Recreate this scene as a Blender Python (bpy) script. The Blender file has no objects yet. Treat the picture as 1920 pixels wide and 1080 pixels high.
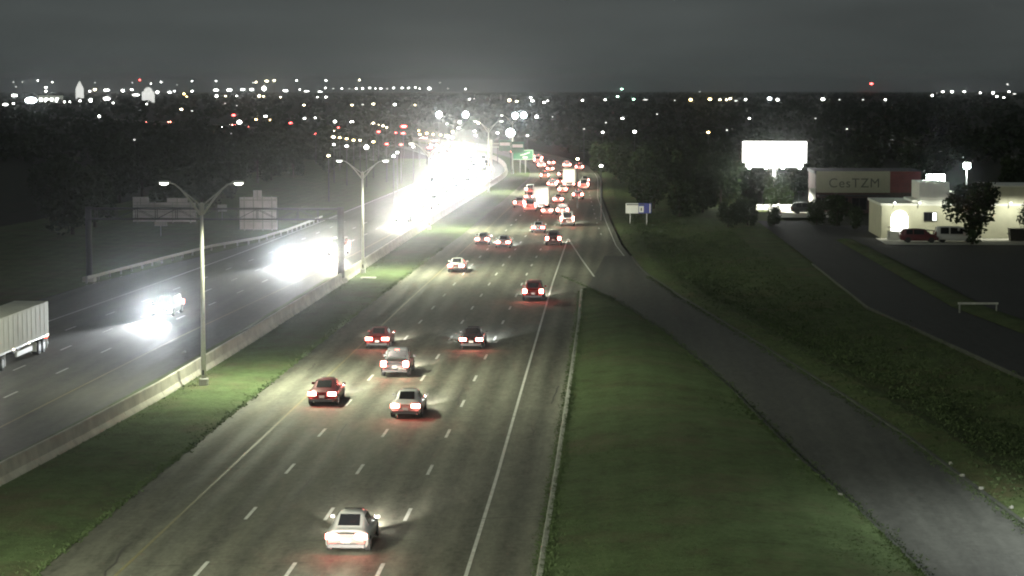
import bpy, bmesh, math, random
from mathutils import Vector, Matrix
R = math.radians
PI = math.pi
sc = bpy.context.scene
C = sc.collection

# ------------------------------------------------------------------ camera, sky, sun, exposure
cam = bpy.data.cameras.new('camera')
cam.lens = 36 * 4200 / 1920
cam.clip_start = 1.0
cam.clip_end = 40000
camo = bpy.data.objects.new('camera', cam)
C.objects.link(camo)
camo.location = (0, 0, 19.6)
camo.rotation_euler = (PI / 2 - R(5.102), 0, R(2.783))
sc.camera = camo

SKY_STRENGTH = 0.0094
world = bpy.data.worlds.new('World')
sc.world = world
world.use_nodes = True
wt = world.node_tree
bg = wt.nodes['Background']
sky = wt.nodes.new('ShaderNodeTexSky')
sky.sky_type = 'NISHITA'
sky.sun_disc = False
sky.sun_elevation = R(9)
sky.sun_rotation = R(75)
sky.air_density = 1.3
sky.dust_density = 3.0
hsv = wt.nodes.new('ShaderNodeHueSaturation')
hsv.inputs['Saturation'].default_value = 0.16
wt.links.new(sky.outputs[0], hsv.inputs['Color'])
tc = wt.nodes.new('ShaderNodeTexCoord')
mp = wt.nodes.new('ShaderNodeMapping')
mp.inputs['Scale'].default_value = (5, 5, 26)
nz = wt.nodes.new('ShaderNodeTexNoise')
nz.inputs['Scale'].default_value = 1.3
nz.inputs['Detail'].default_value = 5
wt.links.new(tc.outputs['Generated'], mp.inputs['Vector'])
wt.links.new(mp.outputs[0], nz.inputs['Vector'])
mr = wt.nodes.new('ShaderNodeMapRange')
mr.inputs['From Min'].default_value = 0.3
mr.inputs['From Max'].default_value = 0.7
mr.inputs['To Min'].default_value = 0.78
mr.inputs['To Max'].default_value = 1.22
wt.links.new(nz.outputs['Fac'], mr.inputs['Value'])
vm = wt.nodes.new('ShaderNodeVectorMath')
vm.operation = 'SCALE'
mixs = wt.nodes.new('ShaderNodeMix')
mixs.data_type = 'RGBA'
mixs.inputs['Factor'].default_value = 0.7
wt.links.new(hsv.outputs[0], mixs.inputs['A'])
mixs.inputs['B'].default_value = (6.3, 7.3, 7.1, 1)
wt.links.new(mixs.outputs['Result'], vm.inputs[0])
wt.links.new(mr.outputs[0], vm.inputs['Scale'])
wt.links.new(vm.outputs[0], bg.inputs['Color'])
bg.inputs['Strength'].default_value = SKY_STRENGTH

sun = bpy.data.lights.new('sun', 'SUN')
sun.energy = 0.02
sun.angle = R(12)
sun.color = (0.9, 0.96, 1.0)
suno = bpy.data.objects.new('sun', sun)
C.objects.link(suno)
suno.rotation_euler = (R(81), 0, R(-75))

sc.view_settings.view_transform = 'Standard'
sc.view_settings.look = 'None'
sc.view_settings.exposure = 0.36
sc.view_settings.gamma = 1.0

cy = sc.cycles
cy.use_denoising = True
cy.max_bounces = 5
cy.diffuse_bounces = 2
cy.glossy_bounces = 2
cy.transmission_bounces = 2
cy.volume_bounces = 0
cy.sample_clamp_indirect = 1.5
cy.use_light_tree = True
cy.caustics_reflective = False
cy.caustics_refractive = False
cy.filter_width = 2.0

HAZE_DENSITY = 0.85e-4
HAZE_ANISO = 0.98  # strong forward scatter stands in for camera bloom
HEAD_W = 8200.0       # one oncoming headlight
FRONT_W = 4200.0      # one headlight of the departing traffic
TAIL_W = 7.0         # one lit tail lamp
STREET_W = 28000.0     # one roadway luminaire

rnd = random.Random(7)

# ------------------------------------------------------------------ materials
MATS = {}
def nodes_of(m):
    m.use_nodes = True
    return m.node_tree, m.node_tree.nodes['Principled BSDF']

def mat(name, col, rough=0.7, metal=0.0, var=0.12, scale=3.0, bump=0.0, em=None, es=0.0, sample=False, spec=0.5, coat=0.0):
    m = bpy.data.materials.new(name)
    nt, b = nodes_of(m)
    b.inputs['Roughness'].default_value = rough
    b.inputs['Metallic'].default_value = metal
    b.inputs['Specular IOR Level'].default_value = spec
    if coat:
        b.inputs['Coat Weight'].default_value = coat
    if var > 0:
        t = nt.nodes.new('ShaderNodeTexCoord')
        n = nt.nodes.new('ShaderNodeTexNoise')
        n.inputs['Scale'].default_value = scale
        n.inputs['Detail'].default_value = 6
        n.inputs['Roughness'].default_value = 0.65
        nt.links.new(t.outputs['Object'], n.inputs['Vector'])
        r = nt.nodes.new('ShaderNodeValToRGB')
        r.color_ramp.elements[0].position = 0.3
        r.color_ramp.elements[1].position = 0.72
        r.color_ramp.elements[0].color = (*[c * (1 - var) for c in col], 1)
        r.color_ramp.elements[1].color = (*[min(1, c * (1 + var)) for c in col], 1)
        nt.links.new(n.outputs['Fac'], r.inputs['Fac'])
        nt.links.new(r.outputs['Color'], b.inputs['Base Color'])
        if bump:
            bp = nt.nodes.new('ShaderNodeBump')
            bp.inputs['Strength'].default_value = bump
            nt.links.new(n.outputs['Fac'], bp.inputs['Height'])
            nt.links.new(bp.outputs['Normal'], b.inputs['Normal'])
    else:
        b.inputs['Base Color'].default_value = (*col, 1)
    if em:
        b.inputs['Emission Color'].default_value = (*em, 1)
        b.inputs['Emission Strength'].default_value = es
        if not sample:
            m.cycles.emission_sampling = 'NONE'
    MATS[name] = m
    return m

def road_mat(name, base, track, lane0, streak=0.35, rough=0.78):
    """old concrete and asphalt: wheel tracks along each lane, long streaks, patches, fine grain"""
    m = bpy.data.materials.new(name)
    nt, b = nodes_of(m)
    N, L = nt.nodes, nt.links
    uv = N.new('ShaderNodeUVMap')
    sep = N.new('ShaderNodeSeparateXYZ')
    L.new(uv.outputs[0], sep.inputs[0])
    def math_(op, a, b_=None):
        n = N.new('ShaderNodeMath'); n.operation = op
        for i, v in enumerate((a, b_)):
            if v is None: continue
            if isinstance(v, (int, float)): n.inputs[i].default_value = v
            else: L.new(v, n.inputs[i])
        return n.outputs[0]
    ph = math_('MULTIPLY', math_('SUBTRACT', sep.outputs['X'], lane0), 2 * PI / 1.83)
    wob = N.new('ShaderNodeTexNoise'); wob.inputs['Scale'].default_value = 0.03
    L.new(uv.outputs[0], wob.inputs['Vector'])
    tr = math_('MULTIPLY', math_('COSINE', math_('ADD', ph, math_('MULTIPLY', wob.outputs['Fac'], 1.2))), -track)
    ms = N.new('ShaderNodeMapping'); ms.inputs['Scale'].default_value = (0.75, 0.012, 1)
    L.new(uv.outputs[0], ms.inputs['Vector'])
    st = N.new('ShaderNodeTexNoise'); st.inputs['Scale'].default_value = 1.0; st.inputs['Detail'].default_value = 5
    L.new(ms.outputs[0], st.inputs['Vector'])
    mpch = N.new('ShaderNodeMapping'); mpch.inputs['Scale'].default_value = (0.16, 0.05, 1)
    L.new(uv.outputs[0], mpch.inputs['Vector'])
    pt = N.new('ShaderNodeTexNoise'); pt.inputs['Scale'].default_value = 1.0; pt.inputs['Detail'].default_value = 4
    L.new(mpch.outputs[0], pt.inputs['Vector'])
    gr = N.new('ShaderNodeTexNoise'); gr.inputs['Scale'].default_value = 2.4; gr.inputs['Detail'].default_value = 8; gr.inputs['Roughness'].default_value = 0.8
    L.new(uv.outputs[0], gr.inputs['Vector'])
    mm2 = N.new('ShaderNodeMapping'); mm2.inputs['Scale'].default_value = (2.1, 0.42, 1)
    L.new(uv.outputs[0], mm2.inputs['Vector'])
    mo = N.new('ShaderNodeTexNoise'); mo.inputs['Scale'].default_value = 1.0; mo.inputs['Detail'].default_value = 7; mo.inputs['Roughness'].default_value = 0.8
    L.new(mm2.outputs[0], mo.inputs['Vector'])
    f = math_('ADD', math_('ADD', 1.0, tr), math_('MULTIPLY', math_('SUBTRACT', mo.outputs['Fac'], 0.5), 1.7))
    f = math_('ADD', f, math_('MULTIPLY', math_('SUBTRACT', st.outputs['Fac'], 0.5), streak * 3.2))
    f = math_('ADD', f, math_('MULTIPLY', math_('SUBTRACT', pt.outputs['Fac'], 0.5), 0.7))
    f = math_('ADD', f, math_('MULTIPLY', math_('SUBTRACT', gr.outputs['Fac'], 0.5), 1.5))
    f = math_('MAXIMUM', f, 0.25)
    sca = N.new('ShaderNodeVectorMath'); sca.operation = 'SCALE'
    sca.inputs[0].default_value = base
    L.new(f, sca.inputs['Scale'])
    L.new(sca.outputs[0], b.inputs['Base Color'])
    b.inputs['Specular IOR Level'].default_value = 0.3
    rr = math_('ADD', rough, math_('MULTIPLY', tr, 0.35))
    L.new(rr, b.inputs['Roughness'])
    bp = N.new('ShaderNodeBump'); bp.inputs['Strength'].default_value = 0.25; bp.inputs['Distance'].default_value = 0.05
    L.new(gr.outputs['Fac'], bp.inputs['Height'])
    L.new(bp.outputs[0], b.inputs['Normal'])
    MATS[name] = m
    return m

def grass_mat(name, c0, c1, c2):
    m = bpy.data.materials.new(name)
    nt, b = nodes_of(m)
    N, L = nt.nodes, nt.links
    g = N.new('ShaderNodeNewGeometry')
    n1 = N.new('ShaderNodeTexNoise'); n1.inputs['Scale'].default_value = 0.35; n1.inputs['Detail'].default_value = 7; n1.inputs['Roughness'].default_value = 0.7
    n2 = N.new('ShaderNodeTexNoise'); n2.inputs['Scale'].default_value = 3.0; n2.inputs['Detail'].default_value = 5; n2.inputs['Roughness'].default_value = 0.8
    L.new(g.outputs['Position'], n1.inputs['Vector'])
    L.new(g.outputs['Position'], n2.inputs['Vector'])
    r = N.new('ShaderNodeValToRGB')
    e = r.color_ramp.elements
    e[0].position = 0.33; e[0].color = (*c0, 1)
    e[1].position = 0.7; e[1].color = (*c2, 1)
    x = r.color_ramp.elements.new(0.5); x.color = (*c1, 1)
    mx = N.new('ShaderNodeMath'); mx.operation = 'MULTIPLY_ADD'
    mx.inputs[1].default_value = 0.7
    L.new(n2.outputs['Fac'], mx.inputs[0])
    sb = N.new('ShaderNodeMath'); sb.operation = 'MULTIPLY_ADD'
    sb.inputs[1].default_value = 0.7; sb.inputs[2].default_value = -0.2
    L.new(n1.outputs['Fac'], sb.inputs[0])
    L.new(sb.outputs[0], mx.inputs[2])
    L.new(mx.outputs[0], r.inputs['Fac'])
    n3 = N.new('ShaderNodeTexNoise'); n3.inputs['Scale'].default_value = 0.13; n3.inputs['Detail'].default_value = 6; n3.inputs['Roughness'].default_value = 0.75
    L.new(g.outputs['Position'], n3.inputs['Vector'])
    pr = N.new('ShaderNodeValToRGB')
    pr.color_ramp.elements[0].position = 0.5; pr.color_ramp.elements[1].position = 0.68
    pr.color_ramp.elements[1].color = (.75, .75, .75, 1)
    L.new(n3.outputs['Fac'], pr.inputs['Fac'])
    mixd = N.new('ShaderNodeMix'); mixd.data_type = 'RGBA'
    L.new(pr.outputs['Color'], mixd.inputs['Factor'])
    L.new(r.outputs['Color'], mixd.inputs['A'])
    mixd.inputs['B'].default_value = (c2[0] * .95, c2[1] * .62, c2[2] * .8, 1)
    sepx = N.new('ShaderNodeSeparateXYZ'); L.new(g.outputs['Position'], sepx.inputs[0])
    mow = N.new('ShaderNodeMath'); mow.operation = 'SINE'
    mm = N.new('ShaderNodeMath'); mm.operation = 'MULTIPLY_ADD'; mm.inputs[1].default_value = 3.3
    L.new(sepx.outputs['X'], mm.inputs[0])
    wv = N.new('ShaderNodeMath'); wv.operation = 'MULTIPLY'; wv.inputs[1].default_value = 7.0
    L.new(n3.outputs['Fac'], wv.inputs[0]); L.new(wv.outputs[0], mm.inputs[2])
    L.new(mm.outputs[0], mow.inputs[0])
    ma = N.new('ShaderNodeMath'); ma.operation = 'MULTIPLY_ADD'; ma.inputs[1].default_value = 0.05; ma.inputs[2].default_value = 1.0
    L.new(mow.outputs[0], ma.inputs[0])
    scl = N.new('ShaderNodeVectorMath'); scl.operation = 'SCALE'
    L.new(mixd.outputs['Result'], scl.inputs[0]); L.new(ma.outputs[0], scl.inputs['Scale'])
    L.new(scl.outputs[0], b.inputs['Base Color'])
    b.inputs['Roughness'].default_value = 0.9
    b.inputs['Specular IOR Level'].default_value = 0.15
    bp = N.new('ShaderNodeBump'); bp.inputs['Strength'].default_value = 0.8; bp.inputs['Distance'].default_value = 0.25
    L.new(n2.outputs['Fac'], bp.inputs['Height'])
    L.new(bp.outputs[0], b.inputs['Normal'])
    MATS[name] = m
    return m

road_mat('road_north', (0.146, 0.146, 0.118), 0.22, -20.1 + 0.9)
road_mat('road_south', (0.09, 0.089, 0.078), 0.14, -35.4)
road_mat('road_ramp', (0.066, 0.068, 0.062), 0.08, 0.0, streak=0.22, rough=0.7)
road_mat('road_lot', (0.034, 0.034, 0.035), 0.0, 0.0, streak=0.1, rough=0.8)
grass_mat('grass', (0.060, 0.074, 0.036), (0.094, 0.138, 0.058), (0.135, 0.18, 0.085))
grass_mat('grass_dry', (0.045, 0.056, 0.026), (0.075, 0.105, 0.04), (0.11, 0.14, 0.06))
grass_mat('dark_land', (0.018, 0.022, 0.014), (0.03, 0.036, 0.02), (0.045, 0.05, 0.03))
mat('blade', (0.088, 0.125, 0.056), 0.8, var=0.3, scale=0.5, spec=0.2)
mat('concrete', (0.55, 0.53, 0.46), 0.85, var=0.25, scale=0.8, bump=0.15)
mat('kerb', (0.30, 0.31, 0.27), 0.9, var=0.35, scale=1.1, bump=0.2)
mat('kerb_dark', (0.05, 0.055, 0.045), 0.9, var=0.4, scale=1.1, bump=0.2)
mat('white_paint', (0.62, 0.62, 0.58), 0.6, var=0.25, scale=2.0)
mat('yellow_paint', (0.21, 0.19, 0.10), 0.6, var=0.25, scale=2.0)
mat('galv', (0.42, 0.42, 0.40), 0.5, metal=0.5, var=0.15)
mat('galv_pale', (0.55, 0.54, 0.47), 0.6, metal=0.1, var=0.12)
mat('steel_dark', (0.09, 0.09, 0.09), 0.6, metal=0.4)
mat('rust_dark', (0.06, 0.055, 0.05), 0.7)
mat('sign_back', (0.66, 0.62, 0.63), 0.6, var=0.2, scale=0.7)
mat('sign_green', (0.02, 0.12, 0.065), 0.45, var=0.15)
mat('sign_blue', (0.015, 0.03, 0.25), 0.45, var=0.15)
mat('sign_white', (0.7, 0.72, 0.68), 0.5, var=0.08)
mat('sign_dark', (0.03, 0.04, 0.04), 0.5, var=0.1)
mat('sign_letter', (0.11, 0.115, 0.10), 0.6, var=0.2)
mat('rubber', (0.018, 0.018, 0.018), 0.85)
mat('rim', (0.45, 0.45, 0.46), 0.35, metal=0.8)
mat('trim', (0.025, 0.025, 0.027), 0.5)
mat('glass_dark', (0.012, 0.013, 0.015), 0.22, var=0, spec=0.25)
mat('brake_lens', (0.4, 0.02, 0.02), 0.2, var=0, em=(1.0, 0.12, 0.09), es=7)
mat('plate', (0.6, 0.6, 0.58), 0.5, var=0.05)
mat('head_lens', (0.9, 0.9, 0.9), 0.1, var=0, em=(1.0, 0.95, 0.84), es=120)
mat('head_lens_led', (0.9, 0.9, 0.9), 0.1, var=0, em=(0.86, 0.95, 1.0), es=140)
mat('tail_lens', (0.5, 0.02, 0.02), 0.2, var=0, em=(1.0, 0.2, 0.155), es=44)
mat('tail_lens_dim', (0.5, 0.02, 0.02), 0.2, var=0, em=(1.0, 0.06, 0.04), es=14)
mat('amber_lens', (0.6, 0.3, 0.05), 0.2, var=0, em=(1.0, 0.85, 0.6), es=12)
mat('trailer_white', (0.58, 0.58, 0.51), 0.85, var=0.16, scale=0.35, spec=0.08)
mat('lamp_glass', (0.9, 0.9, 0.9), 0.2, var=0, em=(0.97, 1.0, 0.9), es=6)
mat('flood_white', (0.9, 0.9, 0.9), 0.2, var=0, em=(0.9, 1.0, 0.95), es=90)
mat('bark', (0.05, 0.04, 0.03), 0.9, var=0.3)
mat('leaf', (0.035, 0.06, 0.02), 0.75, var=0.45, scale=0.6, spec=0.2)
mat('leaf_dark', (0.028, 0.045, 0.018), 0.8, var=0.4, scale=0.6, spec=0.2)
mat('weed', (0.062, 0.09, 0.038), 0.8, var=0.5, scale=0.25, spec=0.2)
mat('stucco', (0.50, 0.49, 0.37), 0.85, var=0.12, scale=0.6)
mat('stucco_white', (0.68, 0.68, 0.62), 0.85, var=0.08, scale=0.6)
mat('brick_dark', (0.10, 0.06, 0.055), 0.85, var=0.25, scale=1.0)
mat('fascia_olive', (0.44, 0.44, 0.33), 0.7, var=0.1)
mat('fascia_red', (0.22, 0.055, 0.055), 0.7, var=0.25, scale=0.7)
mat('roof_dark', (0.05, 0.05, 0.055), 0.85)
mat('billboard_lit', (0.9, 0.9, 0.85), 0.5, var=0, em=(1.0, 1.0, 0.93), es=7.5, sample=True)
mat('doorway_lit', (0.9, 0.9, 0.85), 0.5, var=0, em=(1.0, 1.0, 0.9), es=3.0)
mat('window_lit', (0.9, 0.9, 0.85), 0.5, var=0, em=(0.9, 1.0, 0.95), es=2.0)
mat('stone', (0.30, 0.30, 0.27), 0.9, var=0.3, bump=0.2)
for nm, col in (('white', (1.0, 0.99, 0.93)), ('warm', (1.0, 0.86, 0.55)), ('amber', (1.0, 0.72, 0.3)), ('cool', (0.88, 0.97, 1.0)),
                ('green', (0.55, 1.0, 0.75)), ('red', (1.0, 0.09, 0.08))):
    mat('far_' + nm, (0.8, 0.8, 0.8), 0.4, var=0, em=col, es=13.0 if nm != 'red' else 11.0)
    mat('fardim_' + nm, (0.8, 0.8, 0.8), 0.4, var=0, em=col, es=1.6)

def paint_mat():
    m = bpy.data.materials.new('car_paint')
    nt, b = nodes_of(m)
    oi = nt.nodes.new('ShaderNodeObjectInfo')
    nt.links.new(oi.outputs['Color'], b.inputs['Base Color'])
    b.inputs['Metallic'].default_value = 0.25
    b.inputs['Roughness'].default_value = 0.38
    b.inputs['Coat Weight'].default_value = 0.6
    MATS['car_paint'] = m
paint_mat()

# ------------------------------------------------------------------ mesh helpers
class MB:
    def __init__(s):
        s.v = []; s.f = []; s.uv = []
    def add(s, vs, fs):
        o = len(s.v)
        s.v += [tuple(v) for v in vs]
        s.f += [tuple(i + o for i in f) for f in fs]
        return s
    def box(s, x0, x1, y0, y1, z0, z1):
        v = [(x, y, z) for x in (x0, x1) for y in (y0, y1) for z in (z0, z1)]
        return s.add(v, [(0, 1, 3, 2), (4, 6, 7, 5), (0, 4, 5, 1), (2, 3, 7, 6), (0, 2, 6, 4), (1, 5, 7, 3)])
    def cbox(s, x0, x1, y0, y1, z0, z1, c=0.03):
        """box with its vertical and top edges chamfered"""
        a = [(x0 + c, y0), (x1 - c, y0), (x1, y0 + c), (x1, y1 - c), (x1 - c, y1), (x0 + c, y1), (x0, y1 - c), (x0, y0 + c)]
        cx, cyy = (x0 + x1) / 2, (y0 + y1) / 2
        def inset(p): return (p[0] + (c if p[0] < cx else -c) * 0.7, p[1] + (c if p[1] < cyy else -c) * 0.7)
        v = [(p[0], p[1], z0) for p in a] + [(p[0], p[1], z1 - c) for p in a] + [(*inset(p), z1) for p in a]
        f = [tuple(range(7, -1, -1)), tuple(range(16, 24))]
        for k in (0, 8):
            f += [(k + i, k + (i + 1) % 8, k + 8 + (i + 1) % 8, k + 8 + i) for i in range(8)]
        return s.add(v, f)
    def tube(s, pts, rad, n=8, cap=True):
        pts = [Vector(p) for p in pts]
        if isinstance(rad, (int, float)): rad = [rad] * len(pts)
        vs = []; fs = []
        prev = None
        for i, p in enumerate(pts):
            d = (pts[min(i + 1, len(pts) - 1)] - pts[max(i - 1, 0)]).normalized()
            a = Vector((0, 0, 1)) if abs(d.z) < 0.9 else Vector((1, 0, 0))
            u = d.cross(a).normalized(); w = d.cross(u).normalized()
            for k in range(n):
                t = 2 * PI * k / n
                vs.append(p + (u * math.cos(t) + w * math.sin(t)) * rad[i])
        for i in range(len(pts) - 1):
            for k in range(n):
                fs.append((i * n + k, i * n + (k + 1) % n, (i + 1) * n + (k + 1) % n, (i + 1) * n + k))
        if cap:
            fs.append(tuple(range(n - 1, -1, -1)))
            fs.append(tuple(range((len(pts) - 1) * n, len(pts) * n)))
        return s.add(vs, fs)
    def ell(s, c, r, nu=10, nv=6):
        vs = []; fs = []
        for j in range(nv + 1):
            t = PI * j / nv
            for i in range(nu):
                a = 2 * PI * i / nu
                vs.append((c[0] + r[0] * math.sin(t) * math.cos(a), c[1] + r[1] * math.sin(t) * math.sin(a), c[2] + r[2] * math.cos(t)))
        for j in range(nv):
            for i in range(nu):
                fs.append((j * nu + i, (j + 1) * nu + i, (j + 1) * nu + (i + 1) % nu, j * nu + (i + 1) % nu))
        return s.add(vs, fs)
    def mesh(s, name, m=None, smooth=False):
        me = bpy.data.meshes.new(name)
        me.from_pydata(s.v, [], s.f)
        if m: me.materials.append(MATS[m] if isinstance(m, str) else m)
        if smooth:
            me.polygons.foreach_set('use_smooth', [True] * len(me.polygons))
        me.update()
        return me
    def build(s, name, m, parent=None, smooth=False):
        return link(name, s.mesh(name, m, smooth), parent)

def link(name, me, parent=None, loc=None, rz=0):
    o = bpy.data.objects.new(name, me)
    C.objects.link(o)
    if parent is not None: o.parent = parent
    if loc: o.location = loc
    if rz: o.rotation_euler = (0, 0, rz)
    return o

def tag(o, label=None, cat=None, group=None, kind=None):
    if label: o['label'] = label
    if cat: o['category'] = cat
    if group: o['group'] = group
    if kind: o['kind'] = kind
    return o

def empty(name, loc, rz=0, label=None, cat=None, group=None):
    o = bpy.data.objects.new(name, None)
    C.objects.link(o)
    o.empty_display_size = 0.2
    o.location = loc
    o.rotation_euler = (0, 0, rz)
    return tag(o, label, cat, group)

def lamp(parent, name, kind, loc, power, col, rot=(0, 0, 0), size=0.08, cone=70, blend=1.0):
    l = bpy.data.lights.new(name, kind)
    l.energy = power
    l.color = col
    l.shadow_soft_size = size
    if kind == 'SPOT':
        l.spot_size = R(cone); l.spot_blend = blend
    o = bpy.data.objects.new(name, l)
    C.objects.link(o)
    o.parent = parent
    o.location = loc
    o.rotation_euler = rot
    return o

def interp(tab, y):
    if y <= tab[0][0]:
        a, b = tab[0], tab[1]
    elif y >= tab[-1][0]:
        a, b = tab[-2], tab[-1]
    else:
        for a, b in zip(tab, tab[1:]):
            if a[0] <= y <= b[0]: break
    t = (y - a[0]) / (b[0] - a[0])
    return a[1] + (b[1] - a[1]) * t

def bend(y):
    """both carriageways swing left beyond half a kilometre"""
    if y < 470: return 0.0
    if y < 1000: return -(y - 470) ** 2 / 2300
    return -(530 ** 2) / 2300 - (y - 1000) * 0.46

def curve(tab):
    return lambda y: interp(tab, y) + bend(y)

NB_MED = curve([(60, -23.8), (88, -23.65), (155, -23.3), (205, -22.8), (245, -22.3), (300, -21.3), (400, -20.6), (500, -20.2), (700, -20.2)])
NB_YEL = curve([(60, -20.4), (88, -20.3), (147, -19.95), (208, -19.6), (300, -18.7), (400, -18.1), (500, -17.9), (700, -17.9)])
NB_L1 = curve([(60, -17.15), (100, -17.05), (165, -16.9), (240, -16.6), (300, -15.9), (400, -15.0), (500, -14.8), (700, -14.8)])
NB_L2 = curve([(60, -13.45), (100, -13.4), (165, -13.35), (240, -13.1), (300, -12.6), (400, -11.8), (500, -11.6), (700, -11.6)])
NB_L3 = curve([(60, -9.75), (100, -9.75), (165, -9.83), (240, -9.9), (300, -9.6), (400, -8.9), (500, -8.6), (700, -8.6)])
NB_R = curve([(60, -6.15), (90, -6.18), (110, -6.2), (142, -6.4), (180, -6.6), (225, -6.85), (292, -6.9), (400, -5.9), (500, -5.6), (700, -5.6)])
NOSE_L = curve([(60, -3.3), (114, -3.36), (148, -3.46), (189, -3.62), (217, -3.9)])
RAMP_L = curve([(60, 14.6), (75, 13.6), (89.6, 12.44), (105.3, 11.05), (118, 9.6), (145.6, 7.3), (179, 3.72), (208.5, -0.66), (219, -3.0)])
RAMP_R = curve([(60, 21.2), (80, 19.7), (100, 18.2), (126, 16.1), (146, 13.83), (176.6, 9.98), (209, 5.8), (239, 2.4), (280, 0.1), (330, -1.5), (403, -3.5), (500, -4.4), (700, -4.4)])
BARR = curve([(60, -33.4), (85, -31.8), (108, -30.5), (122, -29.7), (140, -28.9), (172, -28.3), (221, -27.8), (260, -27.6), (339, -27.0), (423, -26.0), (500, -25.2), (700, -25.0)])
SB_YEL = curve([(60, -37.6), (100, -36.5), (127, -35.9), (154, -35.3), (174, -34.85), (220, -33.0), (260, -31.6), (340, -30.0), (420, -29.0), (500, -28.4), (700, -28.2)])
SB_W = 3.45
SB_OUT = curve([(60, -60), (150, -56.5), (223, -53.0), (250, -50.0), (282, -46.3), (340, -44.4), (420, -43.0), (500, -42.4), (700, -42.2)])

def strip(name, m, edges, y0, y1, step=6.0, z=0.0, prof=None, parent=None, kind='structure', nlat=1, uvx=True):
    """sheet between two longitudinal edges; prof(t, x, y) gives extra height"""
    A, B = edges
    ys = []
    y = y0
    while y < y1 - 1e-6:
        ys.append(y); y += step if y < 600 else step * 3
    ys.append(y1)
    vs = []; fs = []; uvs = []
    for y in ys:
        for k in range(nlat + 1):
            t = k / nlat
            x = A(y) * (1 - t) + B(y) * t
            vs.append((x, y, z + (prof(t, x, y) if prof else 0)))
            uvs.append((x - bend(y), y))
    n = nlat + 1
    for i in range(len(ys) - 1):
        for k in range(nlat):
            fs.append((i * n + k, i * n + k + 1, (i + 1) * n + k + 1, (i + 1) * n + k))
    me = bpy.data.meshes.new(name)
    me.from_pydata(vs, [], fs)
    ul = me.uv_layers.new(name='UVMap')
    for lp in me.loops:
        ul.data[lp.index].uv = uvs[lp.vertex_index]
    me.materials.append(MATS[m])
    o = link(name, me, parent)
    if parent is None: o['kind'] = kind
    return o

def line_strip(name, m, edge, w, y0, y1, parent, z=0.006, step=6.0):
    return strip(name, m, (lambda y: edge(y) - w / 2, lambda y: edge(y) + w / 2), y0, y1, step, z, parent=parent)

# ------------------------------------------------------------------ setting: land and roads
g = MB()
xs = [-11500, -5000, -2000, -800, -300, -120, -62, 60, 120, 300, 800, 2000, 5000, 11500]
ysx = [-600, 0, 60, 200, 420, 700, 1200, 2000, 4000, 8000, 11500]
for y in ysx:
    for x in xs: g.v.append((x, y, -0.45))
nx = len(xs)
for j in range(len(ysx) - 1):
    for i in range(nx - 1):
        g.f.append((j * nx + i, j * nx + i + 1, (j + 1) * nx + i + 1, (j + 1) * nx + i))
tag(g.build('ground', 'dark_land'), kind='structure')

hn = random.Random(3)
_ph = [(hn.uniform(0.05, 0.35), hn.uniform(0.02, 0.2), hn.uniform(0, 6)) for _ in range(7)]
def bumpy(x, y):
    return sum(math.sin(a * x + b * y + c) for a, b, c in _ph) / 7
ROAD_Y0 = 40

road_n = strip('northbound_road', 'road_north', (NB_MED, lambda y: NOSE_L(y) if y < 218 else RAMP_R(y)), ROAD_Y0, 1500, 6.0, 0.0, nlat=4)
ramp = strip('entry_ramp', 'road_ramp', (RAMP_L, RAMP_R), ROAD_Y0, 219, 4.0, 0.004, nlat=2)
apron = strip('ramp_nose', 'road_ramp', (lambda y: interp([(212, -3.6), (219, -3.3), (240, -2.6)], y), RAMP_R), 216, 262, 4.0, 0.008, nlat=1)
road_s = strip('southbound_road', 'road_south', (SB_OUT, lambda y: BARR(y) - (2.2 if y < 200 else 2.2 - min(1.5, (y - 200) / 40))), ROAD_Y0, 1500, 6.0, 0.0, nlat=4)

strip('median_grass', 'grass', (lambda y: BARR(y) + 0.0, lambda y: NB_MED(y) + 0.12), ROAD_Y0, 900, 4.0, 0.03,
      prof=lambda t, x, y: 0.10 * math.sin(PI * t) * (1 + bumpy(x, y)) + 0.0, nlat=8)
strip('barrier_grass', 'grass_dry', (lambda y: BARR(y) - 2.6, lambda y: BARR(y) - 0.3), ROAD_Y0, 230, 4.0, 0.02,
      prof=lambda t, x, y: 0.04 * math.sin(PI * t), nlat=3)
strip('gore_grass', 'grass', (lambda y: NOSE_L(y) + 0.25, lambda y: max(NOSE_L(y) + 0.3, RAMP_L(y) - 0.18)), ROAD_Y0, 218.5, 3.5, 0.1,
      prof=lambda t, x, y: (0.55 * math.sin(PI * t) + 0.08 * bumpy(x * 2, y * 2)) * min(1, (219 - y) / 40), nlat=14)
def rv(t, x, y):
    d = x - RAMP_R(y)
    return -0.4 * math.exp(-((d - 7) / 4.0) ** 2) + 0.25 * math.exp(-((d - 2) / 1.2) ** 2) + 0.12 * bumpy(x * 1.5, y * 1.5) * min(1, d / 2) - 0.05 * (d > 12)
strip('right_verge', 'grass_dry', (lambda y: RAMP_R(y) + 0.3, lambda y: RAMP_R(y) + 26), ROAD_Y0, 560, 4.0, 0.02, prof=rv, nlat=26)
strip('left_verge', 'grass_dry', (lambda y: SB_OUT(y) - 40, lambda y: SB_OUT(y) - 0.02), ROAD_Y0, 620, 8.0, 0.03,
      prof=lambda t, x, y: (0.5 * (1 - t) + 0.3 * bumpy(x, y) * (1 - t)), nlat=12)
# car park and service road on the low side
strip('service_road', 'road_lot', (lambda y: interp([(60, 33), (155, 27), (200, 22.2), (250, 21.5), (330, 20)], y), lambda y: interp([(60, 41), (155, 35), (200, 30), (250, 29), (330, 27)], y)), 60, 330, 6.0, 0.16, nlat=2)
strip('car_park', 'road_lot', (lambda y: interp([(60, 41), (155, 35), (200, 30), (250, 29), (330, 27)], y) - .4, lambda y: 95), 100, 320, 10.0, 0.14, nlat=4)

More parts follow.
